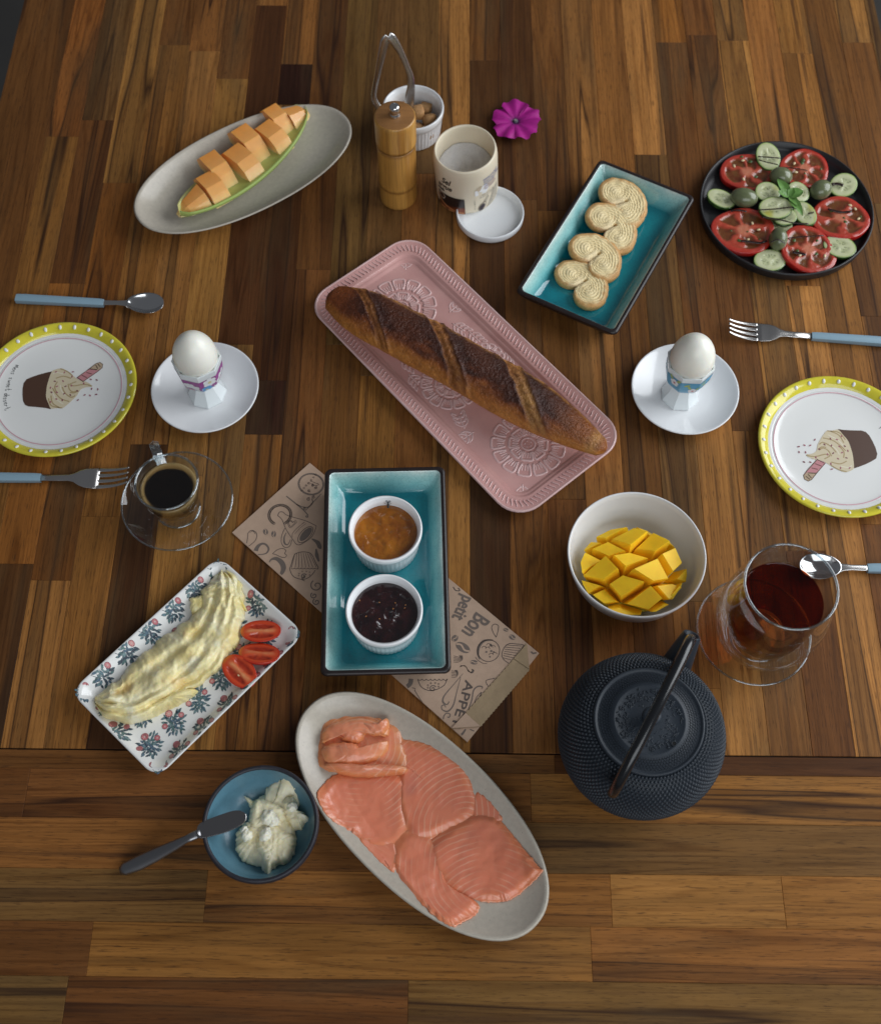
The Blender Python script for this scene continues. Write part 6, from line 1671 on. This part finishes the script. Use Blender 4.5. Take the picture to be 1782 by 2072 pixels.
def palmier(label, A, B, z, tilt, seed, r=.0158):
    pa, pb = cP(*A, z), cP(*B, z)
    c = (pa+pb)/2; d = (pb-pa).length/2
    # local y axis from A to B, closed end at +x
    ang = atan2(pb.y-pa.y, pb.x-pa.x)-pi/2
    cxn = Vector((cos(ang), sin(ang)))
    n = 150; ol = []
    circ = [(0, d, r*1.0), (0, -d, r*1.02)]+[(.0120*sin(pi*k/8), d*.95*cos(pi*k/8), r*(1.0-.12*sin(pi*k/8))) for k in range(1, 8)]
    for i in range(n):
        a = 2*pi*i/n; dx, dy = cos(a), sin(a); best = 0
        ox = .004
        for (x, y, rad) in circ:
            px, py = x-ox, y; bq = px*dx+py*dy; disc = bq*bq-(px*px+py*py-rad*rad)
            if disc > 0: best = max(best, bq+sqrt(disc))
        best *= 1+.012*nz(cos(a)*3, sin(a)*3, seed, 2)
        ol.append((ox+best*dx, best*dy))
    nr = 46; V = []; F = []; C = []
    def hf(x, y):
        d1, d2 = hypot(x, y-d), hypot(x, y+d)
        dd = min(d1, d2)
        # distance to the folded sheet running round the closed end
        dist = min(dd, r*1.2)
        rid = sin(dist*2*pi/.0034+.9*sin(3*atan2(y, x)+seed)+1.2*nz(x, y, seed, 110))
        notch = exp(-(y/.0016)**2)*sstep(.010, -.004, x)
        hole = exp(-((x-.006)**2+(y*1.4)**2)/.0016**2)
        cen = exp(-(dd/.005)**2)
        return rid, notch, hole, cen
    V.append((.004, 0, .007)); C.append((.66, .48, .20))
    for k in range(1, nr+1):
        q = k/nr
        for p in ol:
            x, y = .004+(p[0]-.004)*q, p[1]*q
            rid, notch, hole, cen = hf(x, y); R0 = hypot(p[0]-.004, p[1]); rid = sin(((1-q)*R0+.0006*nz(x, y, seed, 140)+.0004*sin(2*atan2(y, x)+seed))*2*pi/.0030)*sstep(.10, .3, q)*(.55+.7*abs(nz(x, y, seed+2, 60)))+.35*rid
            ed = sstep(.86, 1.0, q)
            zz = .0082+.00042*rid*(1-ed)-.0038*notch-.0060*hole+.0012*cen+.0007*nz(x, y, seed, 130)-.0014*ed**2
            V.append((x, y, zz))
            cc = mix((.90, .76, .45), (.85, .66, .34), .5-.5*rid)
            cc = mix(cc, (.88, .74, .46), .5*cen); cc = mix(cc, (.60, .31, .10), 0.95*sstep(.76, .97, q+.09*nz(x, y, seed, 200)))
            cc = mix(cc, (.78, .66, .46), .6*exp(-(y/.005)**2)*sstep(.012, -.002, x))
            C.append(cc)
    for i in range(n):
        F.append((0, 1+i, 1+(i+1) % n))
        for k in range(nr-1):
            a0_, b0_ = 1+k*n, 1+(k+1)*n; j = (i+1) % n; F.append((a0_+i, b0_+i, b0_+j, a0_+j))
    m0 = len(V); b0_ = 1+(nr-1)*n
    for zz, sc in ((.0035, 1.02), (.0005, .99)):
        for p in ol: V.append((.004+(p[0]-.004)*sc+.0004*nz(p[0], p[1], zz, 900), p[1]*sc, zz)); C.append(mix((.52, .28, .09), (.60, .38, .15), random.random()))
    for i in range(n):
        j = (i+1) % n; F.append((b0_+i, m0+i, m0+j, b0_+j)); F.append((m0+i, m0+n+i, m0+n+j, m0+j))
    o = MB().add(V, F, C).build('palmier', M_PALM, None, loc=(c.x, c.y, z-.0075)); o.rotation_euler = (tilt[0], tilt[1], ang)
    tag(o, label, 'biscuit', 'palmier biscuits'); return o
palmier('palmier biscuit at the near end of the teal tray', (745, 1275), (570, 1085), .0112, (0, 0), 4)
palmier('palmier biscuit third from the far end of the teal tray', (872, 1015), (690, 855), .0150, (.10, -.02), 3)
palmier('palmier biscuit second from the far end of the teal tray', (1005, 765), (840, 575), .0168, (.12, -.03), 2)
palmier('palmier biscuit at the far end of the teal tray', (1075, 545), (965, 350), .0192, (.10, -.03), 1, .0164)

# ------------------------------------------------------------------ tomato salad on the black plate
SC = (.3528, .3420)
bp = thing('black_plate', 'round matt black plate under the tomato salad', 'plate', (*SC, 0))
r = .0880
MB().add(*lathe([(0, 0), (r*.90, 0), (r*.95, .0008), (r*.985, .004), (r, .0125), (r*.998, .0140), (r*.988, .0145), (r*.977, .0140), (r*.965, .0075), (r*.93, .0045), (r*.88, .0040), (0, .0038)], 112)).build('dish', pbr('matt_black_glaze', (.016, .016, .018), .42, var=(300, .2)), bp)
cT = crop(2450, 480, 674/1782)
def at(x, y, h): p = cT(x, y, h); return p
M_TOMS = pbr('tomato_slice', vcol=True, rough=.20, coat=.4, sss=.12, sssr=(.006, .0015, .0008), bump=((420, .25, .0012),))
def tomato_slice(label, zx, zy, rw, seed, rot, tilt=(0, 0), z=.0045, ysc=1.0):
    p = at(zx, zy, z+.008); n = 72; rr = random.Random(seed)
    nl = 5 if seed % 2 else 6
    V = []; F = []; C = []
    qs = [.001, .08, .16, .24, .32, .40, .48, .55, .61, .67, .72, .77, .81, .85, .89, .93, .965, 1.0]
    rad = [rw*(1+.05*sin(2*(2*pi*i/n)+seed)+.03*sin(3*2*pi*i/n+seed*2)+.015*cos(5*2*pi*i/n+seed)) for i in range(n)]
    for q in qs:
        for i in range(n):
            a = 2*pi*i/n; x, y = rad[i]*q*cos(a), rad[i]*q*sin(a)*ysc
            aw = a+.35*nz(q*2, cos(a), seed, 1.5)+.2*sin(a*2+seed)
            sec = abs(((aw*nl/(2*pi)) % 1)-.5)*2          # 1 on septa, 0 mid locule
            loc_ = sstep(.80, .52, sec+.15*nz(x, y, seed, 180))*sstep(.22, .36, q)*sstep(.86, .77, q)
            core = sstep(.34, .12, q+.08*nz(x, y, seed+1, 200))
            z_ = -.0016*loc_+.0004*nz(x, y, seed, 300)-.0006*q**10
            c = mix((.40, .048, .026), (.48, .075, .042), .5+.8*fbm(x, y, seed, 120, 2))
            c = mix(c, mix((.13, .022, .009), (.17, .070, .018), .5+.9*fbm(x, y, seed+4, 150, 2)), loc_)
            c = mix(c, (.62, .26, .15), .65*core); c = mix(c, (.60, .22, .10), .35*sstep(.9, 1.0, sec)*sstep(.75, .4, q))
            c = mix(c, (.46, .045, .028), sstep(.80, .92, q)); c = mix(c, (.42, .016, .010), sstep(.97, 1.0, q))
            V.append((x, y, z_)); C.append(c)
    for zz, sc in ((-.0012, 1.015), (-.0045, 1.02), (-.0078, .985), (-.0088, .93)):
        for i in range(n): a = 2*pi*i/n; V.append((rad[i]*sc*cos(a), rad[i]*sc*sin(a)*ysc, zz)); C.append((.40, .014, .009))
    m_ = len(qs)+4
    for k in range(m_-1):
        for i in range(n): j = (i+1) % n; F.append((k*n+i, k*n+j, (k+1)*n+j, (k+1)*n+i))
    o = MB().add(V, F, C).build('tomato_slice', M_TOMS, None, loc=(p.x, p.y, z+.0088)); o.rotation_euler = (tilt[0], tilt[1], rot)
    tag(o, label, 'tomato', 'large tomato slices')
    for k in range(3 if seed % 2 else 2):
        a = rr.uniform(0, 6.28); q = rr.uniform(.4, .68)*rw
        MB().add(*ellipsoid((q*cos(a), q*sin(a), .0003), .0021, .0013, .0009, 10, 6, Matrix.Rotation(a*2, 3, 'Z'))).build('seed', M_NUT, o)
    for k in range(4):
        a = rr.uniform(0, 6.28); q = rr.uniform(.1, .75)*rw; s_ = rr.uniform(.6, 1.3)
        ol_ = [(q*cos(a)+.0024*s_*cos(t+a*3)*(1 if m % 2 else .6), q*sin(a)+.0016*s_*sin(t+a*3)) for m, t in enumerate([0, 1, 2, 3.1, 4.2, 5.3])]
        MB().add(*dome(ol_, 3, lambda x, y, q_: .0009-.0006*q_**2+.0003*nz(x, y, 0, 900))).build('herb_bit', M_HERB, o)
    return o
M_NUT = pbr('tomato_seed_pale', (.74, .60, .34), .3, coat=.3)
M_HERB = pbr('chopped_herb', (.055, .105, .022), .4, var=(300, .3))
tomato_slice('red tomato slice on the black plate, at its far left', 525, 345, .0262, 3, .3, (.06, -.05), .0042, .92)
tomato_slice('red tomato slice on the black plate, at its far right', 1065, 310, .0278, 4, 1.2, (.05, 0), .0042, .86)
tomato_slice('red tomato slice on the black plate, at its right side', 1400, 770, .0290, 5, 2.2, (0, .04), .0042, .95)
tomato_slice('red tomato slice on the black plate, at the near side beside an olive', 1100, 1070, .0272, 6, .8, (.05, 0), .0042, 1.05)
tomato_slice('red tomato slice on the black plate, at its near left', 490, 890, .0300, 7, 2.9, (0, 0), .0042, 1.0)
M_CUC = pbr('cucumber', vcol=True, rough=.25, coat=.3, sss=.15, sssr=(.006, .006, .003), bump=(500, .15, .0008))
def cucumber(label, zx, zy, rx, ry, rot, z, tilt=(0, 0), seed=0, oil=False):
    p = at(zx, zy, z+.005); n = 56; V = []; F = []; C = []
    qs = [.001, .1, .2, .28, .36, .44, .52, .60, .68, .76, .84, .90, .94, .97, 1.0]
    for q in qs:
        for i in range(n):
            a = 2*pi*i/n; x, y = rx*q*cos(a), ry*q*sin(a)
            sec = abs(((a*3/(2*pi)+seed*.17) % 1)-.5)*2
            sd = sstep(.15, .25, q)*sstep(.62, .50, q)*sstep(.85, .6, sec)
            spk = sstep(.12, .30, nz(x, y, seed, 700))*sd
            c = mix((.52, .54, .30), (.62, .64, .42), .5+.8*fbm(x, y, seed, 120))
            c = mix(c, (.44, .48, .26), .5*sd); c = mix(c, (.13, .15, .08), .8*spk)
            if oil: c = mix(c, (.46, .43, .08), sstep(.1, .4, nz(x, y, seed+8, 60)))
            c = mix(c, (.40, .50, .18), sstep(.82, .93, q)*.8); c = mix(c, (.06, .13, .025), sstep(.94, .985, q))
            V.append((x, y, -.0004*sd-.0004*q**10+.0015*sin(a+seed)*q*.3)); C.append(c)
    for zz, sc in ((-.0008, 1.012), (-.0034, 1.015), (-.0042, .97)):
        for i in range(n): a = 2*pi*i/n; V.append((rx*sc*cos(a), ry*sc*sin(a), zz)); C.append(mix((.020, .055, .010), (.05, .11, .02), .5+.5*sin(a*9+seed)))
    for k in range(len(qs)+2):
        for i in range(n): j = (i+1) % n; F.append((k*n+i, k*n+j, (k+1)*n+j, (k+1)*n+i))
    o = MB().add(V, F, C).build('cucumber_slice', M_CUC, None, loc=(p.x, p.y, z+.0045)); o.rotation_euler = (tilt[0], tilt[1], rot)
    tag(o, label, 'cucumber', 'cucumber slices'); return o
cucumber('cucumber slice leaning on the far rim of the black plate', 725, 190, .0125, .0165, .15, .0135, (.18, 0), 1, False)
cucumber('cucumber slice at the right rim beside the right olive', 1430, 460, .0150, .0132, .7, .0085, (.10, -.15), 2)
cucumber('cucumber slice at the left rim beside the left olive', 285, 585, .0152, .0118, -.5, .0075, (-.05, .1), 3)
cucumber('olive shaded cucumber slice left of the basil, under the front slice', 720, 525, .0128, .0125, .2, .0125, (.12, 0), 4, True)
cucumber('cucumber slice right behind the basil leaves', 1010, 522, .0110, .0125, .4, .0125, (.12, 0), 5)
cucumber('lowest cucumber slice of the middle pile, towards the near olive', 835, 830, .0130, .0100, .1, .0060, (0, 0), 6)
cucumber('cucumber slice of the middle pile under the front slice', 880, 755, .0128, .0105, .3, .0105, (0, 0), 7)
cucumber('cucumber slice right of the middle pile with a yellow oil spot', 1070, 725, .0105, .0150, .35, .0115, (.05, -.08), 8, True)
cucumber('topmost front cucumber slice of the middle pile with a dark drizzle line', 795, 672, .0172, .0135, .12, .0165, (.10, 0), 9, True)
cucumber('pale cucumber slice with seeds at the near right rim', 1395, 1035, .0165, .0140, -.5, .0080, (.03, -.06), 10)
cucumber('pale cucumber slice with seeds at the near rim', 740, 1165, .0165, .0130, .2, .0060, (.05, 0), 11)
M_OLV = pbr('green_olive', (.135, .155, .075), .25, var=(120, .25), coat=.35)
def olive(label, zx, zy, a, b, rot, z):
    p = at(zx, zy, z); V, F = ellipsoid((0, 0, 0), a, b, b*.95, 28, 18)
    o = MB().add(V, F).build('green_olive', M_OLV, None, loc=(p.x, p.y, z)); o.rotation_euler = (0, 0, rot); tag(o, label, 'olive', 'green olives')
olive('green olive at the left, on the edge of the left cucumber slice', 495, 585, .0142, .0102, -.25, .0160)
olive('green olive at the right, on the edge of the right cucumber slice', 1215, 510, .0120, .0102, .5, .0160)
olive('green olive behind the basil between the two far tomato slices', 840, 385, .0118, .0098, -.2, .0165)
olive('green olive between the two near tomato slices', 815, 975, .0092, .0118, -.1, .0160)
bs = at(925, 555, .026)
bas = thing('basil_sprig', 'small fresh green basil sprig on top of the salad', 'basil', (bs.x, bs.y, .0225))
M_BAS = pbr('basil_leaf', vcol=True, rough=.35, sss=.1, sssr=(.003, .005, .001), bump=(320, .25, .001))
def leaf(x1, y1, L, w, up, seed):
    p = at(x1, y1, .026); ang = atan2(p.y-bs.y, p.x-bs.x); d = hypot(p.x-bs.x, p.y-bs.y)
    V = []; F = []; C = []; n, m = 14, 8
    for i in range(n+1):
        t = i/n; ww = w*sin(pi*t**.8)**.9+.0001
        for j in range(m+1):
            u = -1+2*j/m
            V.append((L*t, u*ww, up*t*L-.35*L*t*t*.6+.30*ww*u*u*1.2+.0004*nz(t*6, u*3, seed, 1))); C.append(mix((.10, .24, .045), (.17, .33, .085), .5+.6*nz(t*3, u*2, seed, 1)+.3*exp(-(u/.12)**2)))
    for i in range(n):
        for j in range(m): F.append((i*(m+1)+j, i*(m+1)+j+1, (i+1)*(m+1)+j+1, (i+1)*(m+1)+j))
    o = MB().add(V, F, C).build('leaf', M_BAS, bas); o.rotation_euler = (0, 0, ang)
for q in ((775, 350, .0240, .0052, .30, 1), (820, 530, .0120, .0052, .5, 2), (1070, 520, .0150, .0062, .45, 3), (1075, 745, .0260, .0046, .15, 4), (1020, 660, .0150, .0038, .3, 5), (960, 490, .0080, .0035, .9, 6)): leaf(*q)
# balsamic lines: poured threads lying over the pieces
M_BALS = pbr('balsamic_reduction', (.018, .005, .004), .12, coat=.5)
for k, (pts, w) in enumerate((([(625, 200), (720, 205), (835, 215)], .0008), ([(630, 230), (720, 255), (815, 275)], .0007), ([(640, 700), (790, 690), (935, 675), (985, 690)], .0008), ([(660, 765), (800, 785), (950, 820), (1100, 830)], .0008), ([(1320, 460), (1370, 455), (1425, 470)], .0018), ([(750, 990), (810, 978), (885, 1000)], .0007), ([(470, 990), (540, 995), (640, 1010), (710, 990)], .0013), ([(950, 1095), (1010, 1105), (1075, 1120)], .0014), ([(1280, 690), (1400, 720), (1500, 715)], .0013), ([(900, 965), (1050, 950), (1240, 940)], .0006), ([(860, 300), (980, 310), (1090, 330)], .0006), ([(370, 710), (440, 700), (520, 715)], .0010), ([(1095, 735), (1150, 722)], .0008))):
    h = [.0200, .0200, .0232, .0200, .0150, .0268, .0140, .0140, .0140, .0142, .0142, .0142, .0175][k]
    pp = [at(x, y, h) for x, y in pts]; b0 = pp[0].copy()
    pp = catmull([(p.x-b0.x, p.y-b0.y, (-.0022*(i in (0, len(pp)-1)) if k == 5 else 0)) for i, p in enumerate(pp)], 6, False)
    o = MB().add(*tube(pp, [w*(1+.3*nz(i*.5, k)) for i in range(len(pp))], 8, True, .6)).build('balsamic_thread', M_BALS, None, loc=(b0.x, b0.y, h))
    tag(o, 'dark balsamic thread over '+['the far cucumber slice, upper line', 'the far cucumber slice, lower line', 'the front middle cucumber slice', 'the lower pile of cucumber', 'the right rim cucumber slice', 'the near olive', 'the near left tomato slice', 'the near tomato slice, lower left', 'the right tomato slice', 'the near tomato slice, top edge', 'the far right tomato slice', 'the near left tomato top edge', 'the oil spotted cucumber slice'][k], 'sauce', 'balsamic threads on the salad')
